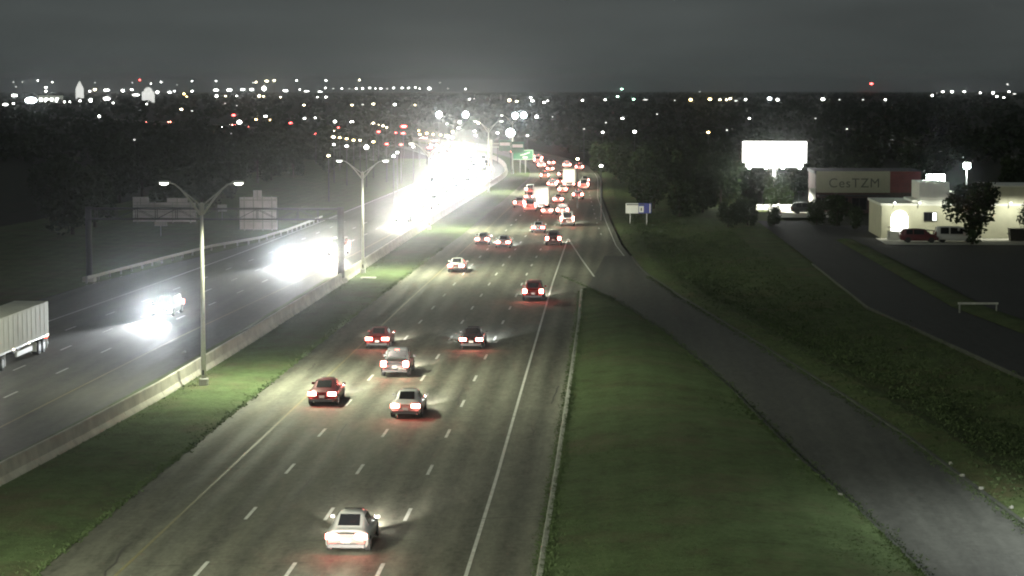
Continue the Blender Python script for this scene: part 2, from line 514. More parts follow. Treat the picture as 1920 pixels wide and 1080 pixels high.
# ------------------------------------------------------------------ road markings
line_strip('edge_line', 'yellow_paint', NB_YEL, 0.14, ROAD_Y0, 700, road_n)
line_strip('edge_line', 'white_paint', NB_R, 0.16, ROAD_Y0, 291.5, road_n)
line_strip('edge_line', 'yellow_paint', SB_YEL, 0.14, ROAD_Y0, 700, road_s)
line_strip('edge_line', 'white_paint', lambda y: SB_YEL(y) - 4 * SB_W, 0.14, ROAD_Y0, 700, road_s)
line_strip('gore_line', 'white_paint', lambda y: interp([(233, -2.75), (257, -4.5), (292, -6.85)], y), 0.18, 233, 291.5, road_n, z=0.014)
line_strip('edge_line', 'white_paint', lambda y: RAMP_R(y) - 0.7, 0.12, 262, 520, road_n, z=0.014)
for d, (c, ph) in enumerate(((NB_L1, 0.0), (NB_L2, 0.0), (NB_L3, 0.0))):
    y = 100.1 - 12.19 * 4
    while y < 420:
        line_strip('lane_dash', 'white_paint', c, 0.17, y, y + 3.05, road_n, z=0.008, step=3.05)
        y += 12.19
y = 300
while y < 460:
    line_strip('lane_dash', 'white_paint', lambda q: interp([(300, -2.6), (324, -3.4), (376, -4.8), (447, -6.6), (470, -7.2)], q), 0.15, y, y + 3.05, road_n, z=0.012, step=3.05)
    y += 12.19
for k in (1, 2, 3):
    y = 150.0 - 12.19 * 6 + k * 1.5
    while y < 330:
        line_strip('lane_dash', 'white_paint', lambda q, k=k: SB_YEL(q) - k * SB_W, 0.15, y, y + 3.05, road_s, z=0.008, step=3.05)
        y += 12.19
# narrow dark strip across the southbound lanes
m_ = MB(); m_.add([(-46.5, 222.4, 0.007), (-30.2, 220.9, 0.007), (-30.2, 221.35, 0.007), (-46.5, 222.9, 0.007)], [(0, 1, 2, 3)])
m_.build('dark_strip', 'rust_dark', road_s)

rc = random.Random(31)
def crack(parent, x, y, ang, L, w, m='rust_dark'):
    n = 7; pts = []
    for i in range(n):
        t = i / (n - 1) - .5
        pts.append((x + math.sin(ang) * L * t + rc.uniform(-.12, .12), y + math.cos(ang) * L * t + rc.uniform(-.12, .12)))
    q = MB(); vs = []
    zc = .0115 if parent is ramp else .0065
    nx_, ny_ = math.cos(ang) * w / 2, -math.sin(ang) * w / 2
    for a, b in pts: vs += [(a - nx_, b - ny_, zc), (a + nx_, b + ny_, zc)]
    q.add(vs, [(2 * i, 2 * i + 1, 2 * i + 3, 2 * i + 2) for i in range(n - 1)])
    q.build('sealed_crack', m, parent)
for i in range(34):
    y = 90 + 150 * rc.random() ** 1.3; x = rc.uniform(NB_MED(y) + .6, NOSE_L(y) - .6)
    crack(road_n, x, y, rc.choice([rc.gauss(0, .05), PI / 2 + rc.gauss(0, .1)]), rc.uniform(2.5, 9), rc.uniform(.05, .12))
for i in range(22):
    y = 110 + 130 * rc.random(); x = rc.uniform(SB_YEL(y) - 13, SB_YEL(y) + 2)
    crack(road_s, x, y, rc.choice([rc.gauss(0, .05), PI / 2 + rc.gauss(0, .1)]), rc.uniform(2.5, 9), rc.uniform(.05, .12))
for i in range(9):
    y = 95 + 75 * rc.random(); x = (RAMP_L(y) + RAMP_R(y)) / 2 + rc.uniform(-2, 2)
    crack(ramp, x, y, rc.choice([R(10), PI / 2 + .1]) + rc.gauss(0, .1), rc.uniform(2.5, 6), rc.uniform(.05, .1), 'rust_dark')
# kerbs: lengths of cast kerb, each its own piece
def kerb_run(parent, edge, y0, y1, w, h, seg=6.1, name='kerb_stone', km='kerb'):
    y = y0
    while y < y1 - 0.5:
        e = min(y + seg, y1)
        a, b = edge(y + 0.012), edge(e - 0.012)
        q = MB()
        q.add([(a, y + .012, -.1), (a + w, y + .012, -.1), (a + w, y + .012, h), (a + .05, y + .012, h), (a, y + .012, h - .05),
               (b, e - .012, -.1), (b + w, e - .012, -.1), (b + w, e - .012, h), (b + .05, e - .012, h), (b, e - .012, h - .05)],
              [(0, 1, 2, 3, 4), (9, 8, 7, 6, 5), (0, 5, 6, 1), (1, 6, 7, 2), (2, 7, 8, 3), (3, 8, 9, 4), (4, 9, 5, 0)])
        q.build(name, km, parent)
        y = e
kerb1 = tag(empty('gore_kerb', (0, 0, 0)), kind='structure')
kerb_run(kerb1, NOSE_L, ROAD_Y0, 217, 0.26, 0.15)
kerb2 = tag(empty('ramp_kerb', (0, 0, 0)), kind='structure')
kerb_run(kerb2, lambda y: RAMP_L(y) - 0.2, ROAD_Y0, 217, 0.2, 0.09, 5, km='kerb_dark')
kerb3 = tag(empty('verge_kerb', (0, 0, 0)), kind='structure')
kerb_run(kerb3, lambda y: RAMP_R(y) + 0.02, ROAD_Y0, 262, 0.25, 0.05, 6.1, km='kerb_dark')
kerb4 = tag(empty('service_kerb', (0, 0, 0)), kind='structure')
kerb_run(kerb4, lambda y: interp([(60, 33), (155, 27), (200, 22.2), (250, 21.5)], y) - 0.2, 120, 250, 0.2, 0.2, 8, km='kerb_dark')

# ------------------------------------------------------------------ median barrier
barrier = empty('concrete_barrier', (0, 0, 0), 0, 'long pale concrete median barrier between the two carriageways', 'barrier')
y = 40.0
while y < 640:
    e = y + 9.1
    prof = [(0, 0), (0.05, 0.12), (0.2, 0.36), (0.27, 1.02), (0.44, 1.02), (0.51, 0.36), (0.66, 0.12), (0.71, 0)]
    q = MB()
    vs = []
    for yy in (y + .02, e - .02):
        x0 = BARR(yy) - 0.71
        vs += [(x0 + p[0], yy, p[1] - 0.02 if p[1] == 0 else p[1]) for p in prof]
    n = len(prof)
    q.add(vs, [tuple(range(n - 1, -1, -1)), tuple(range(n, 2 * n))] + [(i, (i + 1) % n, n + (i + 1) % n, n + i) for i in range(n)])
    q.build('barrier_segment', 'concrete', barrier)
    y = e

# ------------------------------------------------------------------ street lamps
POLE = {}
def pole_parts():
    P = []
    P.append(('base', MB().cbox(-.28, .28, -.28, .28, 0, .55, .05).mesh('base', 'galv'), None))
    P.append(('pole', MB().tube([(0, 0, .5), (0, 0, 12.0)], [.17, .10], 10).mesh('pole', 'galv_pale', True), None))
    P.append(('collar', MB().tube([(0, 0, 11.3), (0, 0, 11.38), (0, 0, 12.0), (0, 0, 12.12)], [.14, .17, .17, .08], 10).mesh('collar', 'galv_pale', True), None))
    P.append(('hand_hole', MB().box(-.06, .06, -.185, -.15, .75, 1.1).mesh('hand_hole', 'steel_dark'), None))
    for s in (-1, 1):
        P.append(('arm', MB().tube([(s * .1, 0, 11.35), (s * .7, 0, 12.2), (s * 1.35, 0, 12.98), (s * 1.75, 0, 13.3), (s * 2.1, 0, 13.42)], [.075, .07, .06, .05, .04], 8).mesh('arm', 'galv_pale', True), None))
        P.append(('brace', MB().tube([(s * .1, 0, 11.95), (s * .75, 0, 12.5), (s * 1.3, 0, 12.93)], [.05, .05, .045], 6).mesh('brace', 'galv_pale', True), 'arm'))
        P.append(('luminaire', MB().ell((s * 2.42, 0, 13.47), (.42, .19, .10), 10, 6).mesh('luminaire', 'galv_pale', True), None))
        P.append(('lens', MB().ell((s * 2.46, 0, 13.38), (.30, .165, .13), 10, 6).mesh('lens', 'lamp_glass', True), 'luminaire'))
    return P
POLE = pole_parts()
def spawn(parts, name, loc, rz, label, cat, group=None, skip=(), color=None):
    root = empty(name, loc, rz, label, cat, group)
    last = {}
    for nm, me, par in parts:
        if nm in skip or (par in skip): continue
        o = link(nm, me, last[par] if par else root)
        if color and nm in PAINTED: o.color = (*color, 1)
        last[nm] = o
    return root
PAINTED = {'body', 'cab', 'bed', 'mirror', 'bumper_cover'}
def street_lamp(x, y, label, power=STREET_W, sb=.17, zs=1.0, bl=1.0):
    r = spawn(POLE, 'street_lamp', (x, y, 0.02), 0, label, 'street lamp', 'twin-arm lamps along the median')
    r.scale = (1, 1, zs)
    for s in (-1, 1):
        lamp(r, 'lamp_light', 'SPOT', (s * 2.46, 0, 13.2), power * (1.0 if s > 0 else sb), (0.96, 1.0, 0.72), (0, R((-42 if bl == 1 else -18) * s), 0), 0.15, 174, bl)
    return r
street_lamp(-27.4, 145.3, 'tall twin-arm street lamp standing nearest, beside the concrete barrier')
street_lamp(-27.25, 235.5, 'twin-arm street lamp just past the overhead sign gantry', zs=.89)
street_lamp(-26.5, 309, 'distant twin-arm street lamp rising beside the massed oncoming headlights', zs=.89)
street_lamp(-28.6, 62, 'twin-arm street lamp beside the barrier close under the camera', STREET_W * 2.0, .15, bl=.35)
for y in (420, 510):
    street_lamp(BARR(y) + 1.2, y, 'far twin-arm street lamp swallowed by the oncoming headlight glare')

def single_lamp(x, y, rz, label, power):
    r = empty('street_lamp', (x, y, 0.0), rz, label, 'street lamp')
    MB().cbox(-.25, .25, -.25, .25, 0, .5, .04).build('base', 'galv', r)
    MB().tube([(0, 0, .45), (0, 0, 10.5)], [.14, .08], 10).build('pole', 'galv_pale', r, True)
    MB().tube([(0, 0, 10.2), (-.8, 0, 10.9), (-2.0, 0, 11.15)], [.06, .05, .04], 8).build('arm', 'galv_pale', r, True)
    l = MB().ell((-2.3, 0, 11.17), (.42, .19, .1), 10, 6).build('luminaire', 'galv_pale', r, True)
    MB().ell((-2.33, 0, 11.09), (.3, .165, .12), 10, 6).build('lens', 'lamp_glass', l, True)
    lamp(r, 'lamp_light', 'SPOT', (-2.33, 0, 10.9), power, (0.95, 1.0, 0.93), (0, 0, 0), 0.15, 140, 0.7)
single_lamp(24.3, 98, 0, 'single-arm street lamp beside the entry ramp just outside the lower corner', 8000)
single_lamp(26.5, 48, 0, 'single-arm street lamp added out of view to light the gore grass', 60000)  # unseen lamp, added to brighten the gore grass

# ------------------------------------------------------------------ overhead sign gantry over the southbound lanes
def gantry():
    Y = 224.0
    r = empty('sign_gantry', (0, 0, 0), 0, 'steel truss sign gantry spanning the southbound lanes', 'gantry')
    for x, rad in ((-53.8, .32), (-28.15, .36)):
        MB().tube([(x, Y, -.1), (x, Y, 7.65)], rad, 12).build('column', 'steel_dark', r, True)
        MB().cbox(x - .6, x + .6, Y - .6, Y + .6, -.1, .55, .06).build('footing', 'concrete', r)
    for dy in (-.45, .45):
        MB().tube([(-53.8, Y + dy, 7.47), (-28.0, Y + dy, 7.47)], .08, 8).build('chord', 'steel_dark', r, True)
        MB().tube([(-53.8, Y + dy, 6.42), (-28.0, Y + dy, 6.42)], .06, 8).build('chord', 'steel_dark', r, True)
        x = -53.0
        k = 0
        while x < -28.4:
            MB().tube([(x, Y + dy, 6.4), (x, Y + dy, 7.45)], .035, 6).build('strut', 'steel_dark', r, True)
            if x + 2.05 < -28.3:
                MB().tube([(x, Y + dy, 6.42 if k % 2 else 7.45), (x + 2.05, Y + dy, 7.45 if k % 2 else 6.42)], .022, 6).build('diagonal', 'steel_dark', r, True)
            x += 2.05; k += 1
    def back(name, x0, x1, z0, z1, tabs, label):
        s = empty(name, (0, 0, 0), 0, label, 'sign')
        yb = Y + .75
        n = 3
        h = (z1 - z0) / n
        for i in range(n):
            MB().box(x0, x1, yb, yb + .05, z0 + i * h + .012, z0 + (i + 1) * h - .012).build('panel', 'sign_back', s)
        for i in range(1, n + 1):
            z = z0 + i * h - .35
            MB().box(x0 + .05, x1 - .05, yb - .07, yb - .002, z, z + .1).build('stiffener', 'galv', s)
        x = x0 + .5
        while x < x1:
            MB().box(x - .05, x + .05, yb - .2, yb - .075, z0 - .1, z1 + .05).build('hanger', 'galv', s)
            x += (x1 - x0 - 1.0) / 3 + 1e-6
        for (a, b, c, d) in tabs:
            MB().box(a, b, yb, yb + .05, c, d).build('exit_panel', 'sign_back', s)
            MB().box((a + b) / 2 - .05, (a + b) / 2 + .05, yb - .06, yb - .002, c - .4, d - .05).build('tab_hanger', 'galv', s)
    back('guide_sign', -38.5, -34.7, 5.35, 8.62, [(-37.1, -36.25, 8.64, 9.3)], 'square grey back of the overhead sign with one small tab on top')
    back('guide_sign', -49.4, -43.0, 6.1, 8.05, [(-49.4, -47.8, 8.07, 8.6), (-45.9, -43.8, 8.07, 8.5)], 'long grey back of the overhead sign with two tabs, behind the near street lamp')
gantry()

# guard rail along the outer southbound shoulder
def guard_rail():
    r = empty('guard_rail', (0, 0, 0), 0, 'steel guard rail running from the gantry column along the far shoulder', 'guard rail')
    path = [(-53.6, 222), (-51.3, 248), (-49.4, 268), (-47.6, 276), (-46.0, 283), (-44.9, 300), (-44.3, 330)]
    tot = []
    for a, b in zip(path, path[1:]):
        L = math.hypot(b[0] - a[0], b[1] - a[1]); n = max(1, round(L / 3.8))
        for i in range(n): tot.append((a[0] + (b[0] - a[0]) * i / n, a[1] + (b[1] - a[1]) * i / n))
    tot.append(path[-1])
    for a, b in zip(tot, tot[1:]):
        q = MB()
        pr = [(0, .45), (.06, .5), (.06, .56), (0, .61), (.06, .66), (.06, .72), (0, .77), (-.015, .77), (-.015, .45)]
        n = len(pr)
        q.add([(p[0] + (a[0] if j == 0 else b[0]) + .1, a[1] if j == 0 else b[1], p[1]) for j in (0, 1) for p in pr],
              [(i, (i + 1) % n, n + (i + 1) % n, n + i) for i in range(n)] + [tuple(range(n - 1, -1, -1)), tuple(range(n, 2 * n))])
        q.build('rail', 'galv_pale', r)
        MB().box(a[0] - .1, a[0] + .08, a[1] - .08, a[1] + .08, -.2, .74).build('post', 'galv', r)
guard_rail()

# ------------------------------------------------------------------ vehicles
def car_rings(kind):
    # (y, z_bottom, half width, shoulder z, cabin half width at belt, roof half width, roof z)
    if kind == 'sedan':
        return 4.75, 1.85, [(0.00, .34, .78, .80, .55, .50, .86), (.10, .27, .88, .90, .62, .55, .97), (.45, .24, .91, .93, .68, .60, 1.00), (.95, .22, .92, .93, .74, .62, 1.03),
                            (1.62, .20, .925, .92, .78, .58, 1.40), (2.3, .20, .925, .91, .79, .58, 1.45), (2.9, .20, .925, .90, .79, .57, 1.42), (3.75, .21, .92, .88, .75, .64, .98),
                            (4.35, .23, .90, .80, .66, .58, .86), (4.65, .26, .84, .68, .58, .5, .74), (4.75, .34, .72, .60, .5, .42, .64)], (4, 6), (3, 4), (6, 7)
    if kind == 'suv':
        return 4.8, 1.95, [(0.00, .42, .84, .95, .62, .56, 1.02), (.08, .34, .93, 1.02, .72, .64, 1.22), (.42, .30, .96, 1.04, .80, .68, 1.66), (.70, .28, .965, 1.04, .82, .68, 1.74),
                           (1.6, .27, .97, 1.03, .83, .69, 1.78), (2.4, .27, .97, 1.02, .83, .68, 1.77), (3.05, .27, .97, 1.01, .82, .66, 1.70), (3.75, .28, .96, 1.00, .78, .68, 1.12),
                           (4.35, .30, .94, .94, .70, .6, 1.0), (4.68, .33, .88, .80, .62, .54, .88), (4.8, .42, .76, .72, .52, .44, .76)], (3, 6), (1, 2), (6, 7)
    if kind == 'van':
        return 5.1, 2.0, [(0.00, .40, .88, 1.0, .70, .64, 1.08), (.06, .32, .97, 1.04, .80, .72, 1.2), (.25, .30, 1.0, 1.05, .86, .76, 1.95), (.6, .28, 1.0, 1.05, .88, .78, 2.02),
                          (1.8, .27, 1.0, 1.04, .88, .78, 2.05), (3.0, .27, 1.0, 1.03, .87, .77, 2.04), (3.6, .27, 1.0, 1.02, .86, .74, 1.92), (4.4, .28, .98, 1.0, .8, .7, 1.15),
                          (4.8, .30, .95, .92, .72, .62, 1.0), (5.02, .33, .9, .8, .64, .56, .88), (5.1, .42, .8, .72, .54, .46, .78)], (3, 6), (1, 2), (6, 7)

def ring_pts(s):
    y, zb, hw, zs, cb, cr, zr = s
    h = [(0, zb), (hw - .10, zb), (hw - .01, zb + .14), (hw, (zb + zs) / 2 + .04), (hw - .03, zs - .06), (cb, zs + .015), (cr, zr - .07 if zr - zs > .2 else zr - .02), (cr - .14, zr), (0, zr + .015)]
    pts = [(x, y, z) for x, z in h] + [(-x, y, z) for x, z in h[-2:0:-1]]
    return pts

def make_car(kind, led=False):
    L, W, S, roofspan, rearw, frontw = car_rings(kind)
    P = []
    q = MB()
    rings = [ring_pts(s) for s in S]
    n = len(rings[0])
    for r_ in rings: q.v += r_
    for i in range(len(rings) - 1):
        for k in range(n):
            q.f.append((i * n + k, i * n + (k + 1) % n, (i + 1) * n + (k + 1) % n, (i + 1) * n + k))
    q.f.append(tuple(range(n))); q.f.append(tuple((len(rings) - 1) * n + k for k in range(n - 1, -1, -1)))
    me = q.mesh('body', 'car_paint', True)
    P.append(('body', me, None))
    def pane(idx_pairs, inset, off):
        """quad over surface corners, inset towards its middle and lifted off"""
        c = [Vector(rings[i][k]) for i, k in idx_pairs]
        mid = sum(c, Vector()) / 4
        nrm = (c[1] - c[0]).cross(c[3] - c[0]).normalized()
        if nrm.dot(mid - Vector((0, L / 2, .9))) < 0: nrm = -nrm
        out = [p + (mid - p) * inset + nrm * off for p in c]
        bk = [p - nrm * .02 for p in out]
        return MB().add([tuple(p) for p in out + bk], [(0, 1, 2, 3), (7, 6, 5, 4), (0, 4, 5, 1), (1, 5, 6, 2), (2, 6, 7, 3), (3, 7, 4, 0)])
    a, b = rearw
    P.append(('rear_window', pane([(a, 7), (a, n - 7), (b, n - 7), (b, 7)], .03, .04).mesh('rear_window', 'glass_dark'), None))
    a, b = frontw
    P.append(('windshield', pane([(b, 7), (b, n - 7), (a, n - 7), (a, 7)], .03, .04).mesh('windshield', 'glass_dark'), None))
    a, b = roofspan
    mid = (a + b) // 2
    for s in (5, n - 5):
        t = s + 1 if s == 5 else s - 1
        for u, v_ in ((a, mid), (mid, b)):
            P.append(('side_window', pane([(u, s), (v_, s), (v_, t), (u, t)], .12, .02).mesh('side_window', 'glass_dark'), None))
    hb = .97 if kind != 'sedan' else .92
    zt = S[1][3]
    # lamps
    for s in (-1, 1):
        x0, x1 = (s * .36, s * .87) if kind == 'sedan' else (s * .58, s * .94)
        if kind == 'van': x0, x1 = s * .76, s * .97
        z0, z1 = (zt - .24, zt - .03) if kind == 'sedan' else ((zt - .28, zt + .08) if kind == 'suv' else (zt - .25, zt + .35))
        P.append(('taillight', MB().cbox(min(x0, x1), max(x0, x1), -.035, .16, z0, z1, .03).mesh('taillight', 'tail_lens'), None))
        f = S[-2]
        x0, x1 = s * (f[2] - .40), s * (f[2] - .02)
        P.append(('headlight', MB().cbox(min(x0, x1), max(x0, x1), L - .22, L - .02, f[3] - .12, f[3] + .05, .03).mesh('headlight', 'head_lens_led' if led else 'head_lens'), None))
        P.append(('mirror', MB().cbox(min(s * (hb - .03), s * (hb + .16)), max(s * (hb - .03), s * (hb + .16)), L * .69, L * .69 + .1, S[4][3] + .01, S[4][3] + .15, .02).mesh('mirror', 'car_paint'), None))
    zb = S[1][1]
    P.append(('bumper', MB().cbox(-hb + .12, hb - .12, -.05, .09, zb + .02, zb + .2, .03).mesh('bumper', 'trim'), None))
    P.append(('licence_plate', MB().box(-.16, .16, -.055 if kind == 'sedan' else -.045, 0, zt - .38, zt - .23).mesh('licence_plate', 'plate'), None))
    zr = S[roofspan[0]][6]
    yr = S[roofspan[0]][0]
    P.append(('brake_light', MB().box(-.14, .14, yr - .13, yr - .05, zr - .085, zr - .03).mesh('brake_light', 'brake_lens'), None))
    P.append(('grille', MB().box(-.5, .5, L - .06, L + .012, zb + .12, zb + .3).mesh('grille', 'trim'), None))
    r = .33 if kind == 'sedan' else .37
    for yy in (.95, L - .92):
        for s in (-1, 1):
            cx = s * (hb - .11)
            P.append(('wheel', MB().tube([(cx - s * .12, yy, r), (cx - s * .1, yy, r), (cx + s * .1, yy, r), (cx + s * .13, yy, r)], [r * .9, r, r, r * .9], 14).mesh('wheel', 'rubber'), None))
            P.append(('rim', MB().tube([(cx + s * .125, yy, r), (cx + s * .142, yy, r)], [r * .64, r * .6], 12).mesh('rim', 'rim'), 'wheel'))
    return P

PROTO = {}
for k in ('sedan', 'suv', 'van'):
    PROTO[k] = make_car(k)
    PROTO[k + '_led'] = make_car(k, True)

def make_pickup():
    base = [p for p in PROTO['suv'] if p[0] not in ('body', 'rear_window', 'brake_light', 'side_window')]
    S = [(0.00, .50, .86, .98, .8, .78, 1.02), (.08, .44, .95, 1.02, .86, .84, 1.04), (1.9, .36, .97, 1.03, .86, .84, 1.05), (1.95, .36, .97, 1.04, .82, .68, 1.72),
         (2.6, .36, .97, 1.04, .83, .69, 1.80), (3.05, .36, .97, 1.03, .82, .66, 1.72), (3.75, .36, .96, 1.02, .78, .68, 1.14), (4.35, .38, .94, .96, .70, .6, 1.02), (4.68, .40, .88, .80, .62, .54, .9), (4.8, .46, .76, .72, .52, .44, .78)]
    q = MB(); rings = [ring_pts(s) for s in S]; n = len(rings[0])
    for r_ in rings: q.v += r_
    for i in range(len(rings) - 1):
        for k in range(n):
            q.f.append((i * n + k, i * n + (k + 1) % n, (i + 1) * n + (k + 1) % n, (i + 1) * n + k))
    q.f.append(tuple(range(n))); q.f.append(tuple((len(rings) - 1) * n + k for k in range(n - 1, -1, -1)))
    P = [('body', q.mesh('body', 'car_paint', True), None)]
    P.append(('load_bed', MB().box(-.7, .7, .16, 1.82, 1.05, 1.075).mesh('load_bed', 'trim'), None))
    P.append(('rear_window', MB().box(-.6, .6, 1.885, 1.935, 1.2, 1.62).mesh('rear_window', 'glass_dark'), None))
    P.append(('brake_light', MB().box(-.14, .14, 1.86, 1.93, 1.65, 1.7).mesh('brake_light', 'brake_lens'), None))
    for s in (-1, 1):
        P.append(('side_window', MB().box(min(s * .79, s * .84), max(s * .79, s * .84), 2.1, 2.95, 1.12, 1.5).mesh('side_window', 'glass_dark'), None))
    return P + base
PROTO['pickup'] = make_pickup()

LITE = ('mirror', 'licence_plate', 'grille', 'bumper', 'rim')
COLS = {'white': (.72, .72, .70), 'silver': (.42, .43, .45), 'black': (.02, .02, .022), 'grey': (.14, .14, .15), 'red': (.25, .02, .02), 'maroon': (.12, .012, .015), 'blue': (.03, .06, .16), 'tan': (.35, .30, .22), 'dark_blue': (.015, .025, .06)}
def car(name, kind, x, y, rz, col, label, group=None, lite=False, head=FRONT_W, tail=TAIL_W, two=True, led=False, cone=60, tilt=2.5):
    """x, y: middle of the rear bumper for departing cars (rz near 0), of the front bumper for oncoming ones"""
    key = kind + ('_led' if led and kind != 'pickup' else '')
    parts = PROTO[key]
    L = {'sedan': 4.75, 'suv': 4.8, 'van': 5.1, 'pickup': 4.8}[kind]
    if abs(rz) > PI / 2:
        y = y + L * abs(math.cos(rz)); x = x - L * math.sin(rz) * -1 if False else x + L * math.sin(rz)
    r = spawn(parts, name, (x, y, 0.012), rz, label, 'car' if kind != 'pickup' else 'pickup', group, LITE if lite else (), COLS[col])
    hc = (0.93, 0.98, 1.0) if led else (1.0, 0.94, 0.80)
    for s in ((-1, 1) if two else (0,)):
        if head > 0:
            lamp(r, 'headlight_beam', 'SPOT', (s * .68, L + .06, .68), head * (1 if two else 1.8), hc, (PI / 2 - R(tilt), 0, 0), .07, cone, 1.0)
        if tail > 0:
            lamp(r, 'taillight_glow', 'POINT', (s * .68, -.12, .92), tail * (1 if two else 2), (1.0, .16, .12), (0, 0, 0), .08)
    return r

mat('tail_off', (0.16, 0.012, 0.012), 0.25, var=0)
mat('head_off', (0.5, 0.5, 0.5), 0.15, var=0)
def parked(root):
    for ch in root.children:
        if ch.name.split('.')[0] in ('taillight', 'brake_light', 'headlight'):
            ch.material_slots[0].link = 'OBJECT'
            ch.material_slots[0].material = MATS['head_off' if ch.name.startswith('head') else 'tail_off']
    return root

def box_truck(name, x, y, rz, label, cat, group=None, L=8.0, head=FRONT_W, tail=TAIL_W, simple=False):
    if abs(rz) > PI / 2: y = y + L; 
    r = empty(name, (x, y, 0.012), rz, label, cat, group)
    MB().cbox(-1.25, 1.25, 0, L - 2.1, 1.0, 3.75, .05).build('cargo_box', 'trailer_white', r)
    MB().box(-1.1, 1.1, -.03, -.002, 1.15, 3.5).build('rear_door', 'sign_white', r)
    MB().box(-.03, .03, -.06, -.032, 1.2, 3.45).build('lock_bar', 'galv', r)
    cabm = MB()
    pr = [(L - 2.05, .55), (L, .55), (L, 1.35), (L - .55, 1.6), (L - .95, 2.45), (L - 2.05, 2.5)]
    cabm.add([(s * 1.12, a, b) for s in (-1, 1) for a, b in pr], [tuple(range(5, -1, -1)), tuple(range(6, 12))] + [(i, (i + 1) % 6, 6 + (i + 1) % 6, 6 + i) for i in range(6)])
    cabm.build('cab', 'trailer_white', r)
    MB().add([(-.98, L - .565, 1.66), (.98, L - .565, 1.66), (.95, L - .925, 2.38), (-.95, L - .925, 2.38)], [(0, 1, 2, 3)]).build('windshield', 'glass_dark', r)
    MB().box(-.5, .5, .1, L - 1, .6, .99).build('chassis', 'steel_dark', r)
    MB().box(-1.1, 1.1, -.08, .06, .5, .62).build('bumper', 'galv', r)
    for s in (-1, 1):
        for yy in (1.5, L - 1.1):
            MB().tube([(s * .88, yy, .46), (s * 1.18, yy, .46)], .46, 14).build('wheel', 'rubber', r)
        MB().box(min(s * .75, s * 1.1), max(s * .75, s * 1.1), -.1, -.04, .68, .85).build('taillight', 'tail_lens', r)
        MB().box(min(s * .7, s * 1.05), max(s * .7, s * 1.05), L - .02, L + .05, .75, .98).build('headlight', 'head_lens', r)
        if head: lamp(r, 'headlight_beam', 'SPOT', (s * .87, L + .12, .86), head, (1.0, .94, .8), (PI / 2 - R(2), 0, 0), .08, 55, 1.0)
        if tail: lamp(r, 'taillight_glow', 'POINT', (s * .9, -.22, .77), tail, (1.0, .16, .12), (0, 0, 0), .08)
    return r

# near departing traffic
NBG = 'cars driving away on the near lanes'
N_ = [
 ('sedan', -11.5, 92.6, 'white', 'white sedan nearest the camera with glaring rear end and lit high brake light', dict(tail=5)),
 ('sedan', -12.75, 131.5, 'white', 'pale sedan second nearest, riding close to the middle lane dashes', dict(tail=8)),
 ('sedan', -18.4, 136.5, 'maroon', 'dark maroon sedan in the leftmost lane with two separate glowing tail lamps', dict(tail=6)),
 ('pickup', -15.3, 150.5, 'grey', 'grey pickup with dark load bed and cab window between three neighbouring cars', dict(tail=8)),
 ('sedan', -18.3, 167.0, 'red', 'red sedan in the leftmost lane throwing a yellowish beam ahead', dict(tail=8)),
 ('sedan', -11.2, 167.0, 'black', 'black sedan with bright white beam, alone right of the pair', dict(head=5200, led=True)),
 ('sedan', -17.5, 237.0, 'white', 'small white sedan in the leftmost lane with dark rear window', dict(head=4200, led=True)),
 ('suv', -8.05, 205.5, 'red', 'red-lit car in the right lane beside the gore line', dict(tail=8)),
 ('sedan', -17.3, 279.0, 'white', 'pale sedan in the left lane, left of a second pale sedan', dict()),
 ('sedan', -14.4, 273.5, 'white', 'pale sedan one lane right of its pale twin, with cool beam', dict(head=5200, led=True)),
 ('suv', -8.4, 278.5, 'grey', 'grey car with red lamps just left of the gore point', dict(tail=8)),
 ('sedan', -11.2, 303.0, 'silver', 'silver sedan ahead of the grey car at the gore point', dict(tail=8)),
 ('van', -7.6, 318.0, 'white', 'white van with broad bright rear beyond the gore point', dict(tail=8, head=5200)),
]
for kind, x, y, col, label, kw in N_:
    kw = dict(kw)
    car('car', kind, x, y, 0, col, label, NBG, **kw)
car('car', 'sedan', -11.3, 75.5, 0, 'grey', 'unseen grey sedan added behind the white sedan to light its rear', NBG, head=15000, tail=8, cone=34, tilt=1)  # added out of view; its headlights whiten the nearest car's rear

# farther departing traffic
FG = 'small red-lit cars far up the near lanes'
FL = 'small distant car with red tail lamps in the departing queue'
far_nb = [(-16.6, 366.6), (-14.4, 355.6), (-11.4, 346), (-9.0, 345), (-16.8, 414.9), (-15.9, 390), (-10.9, 419), (-12.3, 454), (-7.2, 433), (-7.4, 462),
          (-16.4, 483), (-13.0, 492), (-19.4, 547), (-16.6, 526), (-13.2, 549), (-9.9, 534), (-21.6, 582), (-17.7, 570), (-28.5, 651), (-31.8, 667), (-35.6, 689), (-24.5, 617), (-22.0, 603),
          (-7.6, 395), (-10.7, 382), (-13.5, 440)]
fcols = ['white', 'silver', 'white', 'tan', 'silver', 'white', 'grey']
for i, (x, y) in enumerate(far_nb):
    hd = math.atan2(bend(y + 5) - bend(y - 5), 10)
    car('car', rnd.choice(['sedan', 'sedan', 'suv', 'van', 'pickup']), x, y, -hd, rnd.choice(fcols), FL, FG, lite=True, head=3200, tail=6, two=False, cone=50)
box_truck('box_truck', -12.9, 361, 0, 'white box truck seen from behind, brightest block in the departing traffic', 'truck', head=2500, tail=8)
box_truck('box_truck', -10.2, 441.5, 0, 'farther white box truck near the right edge of the departing lanes', 'truck', head=0, tail=8)

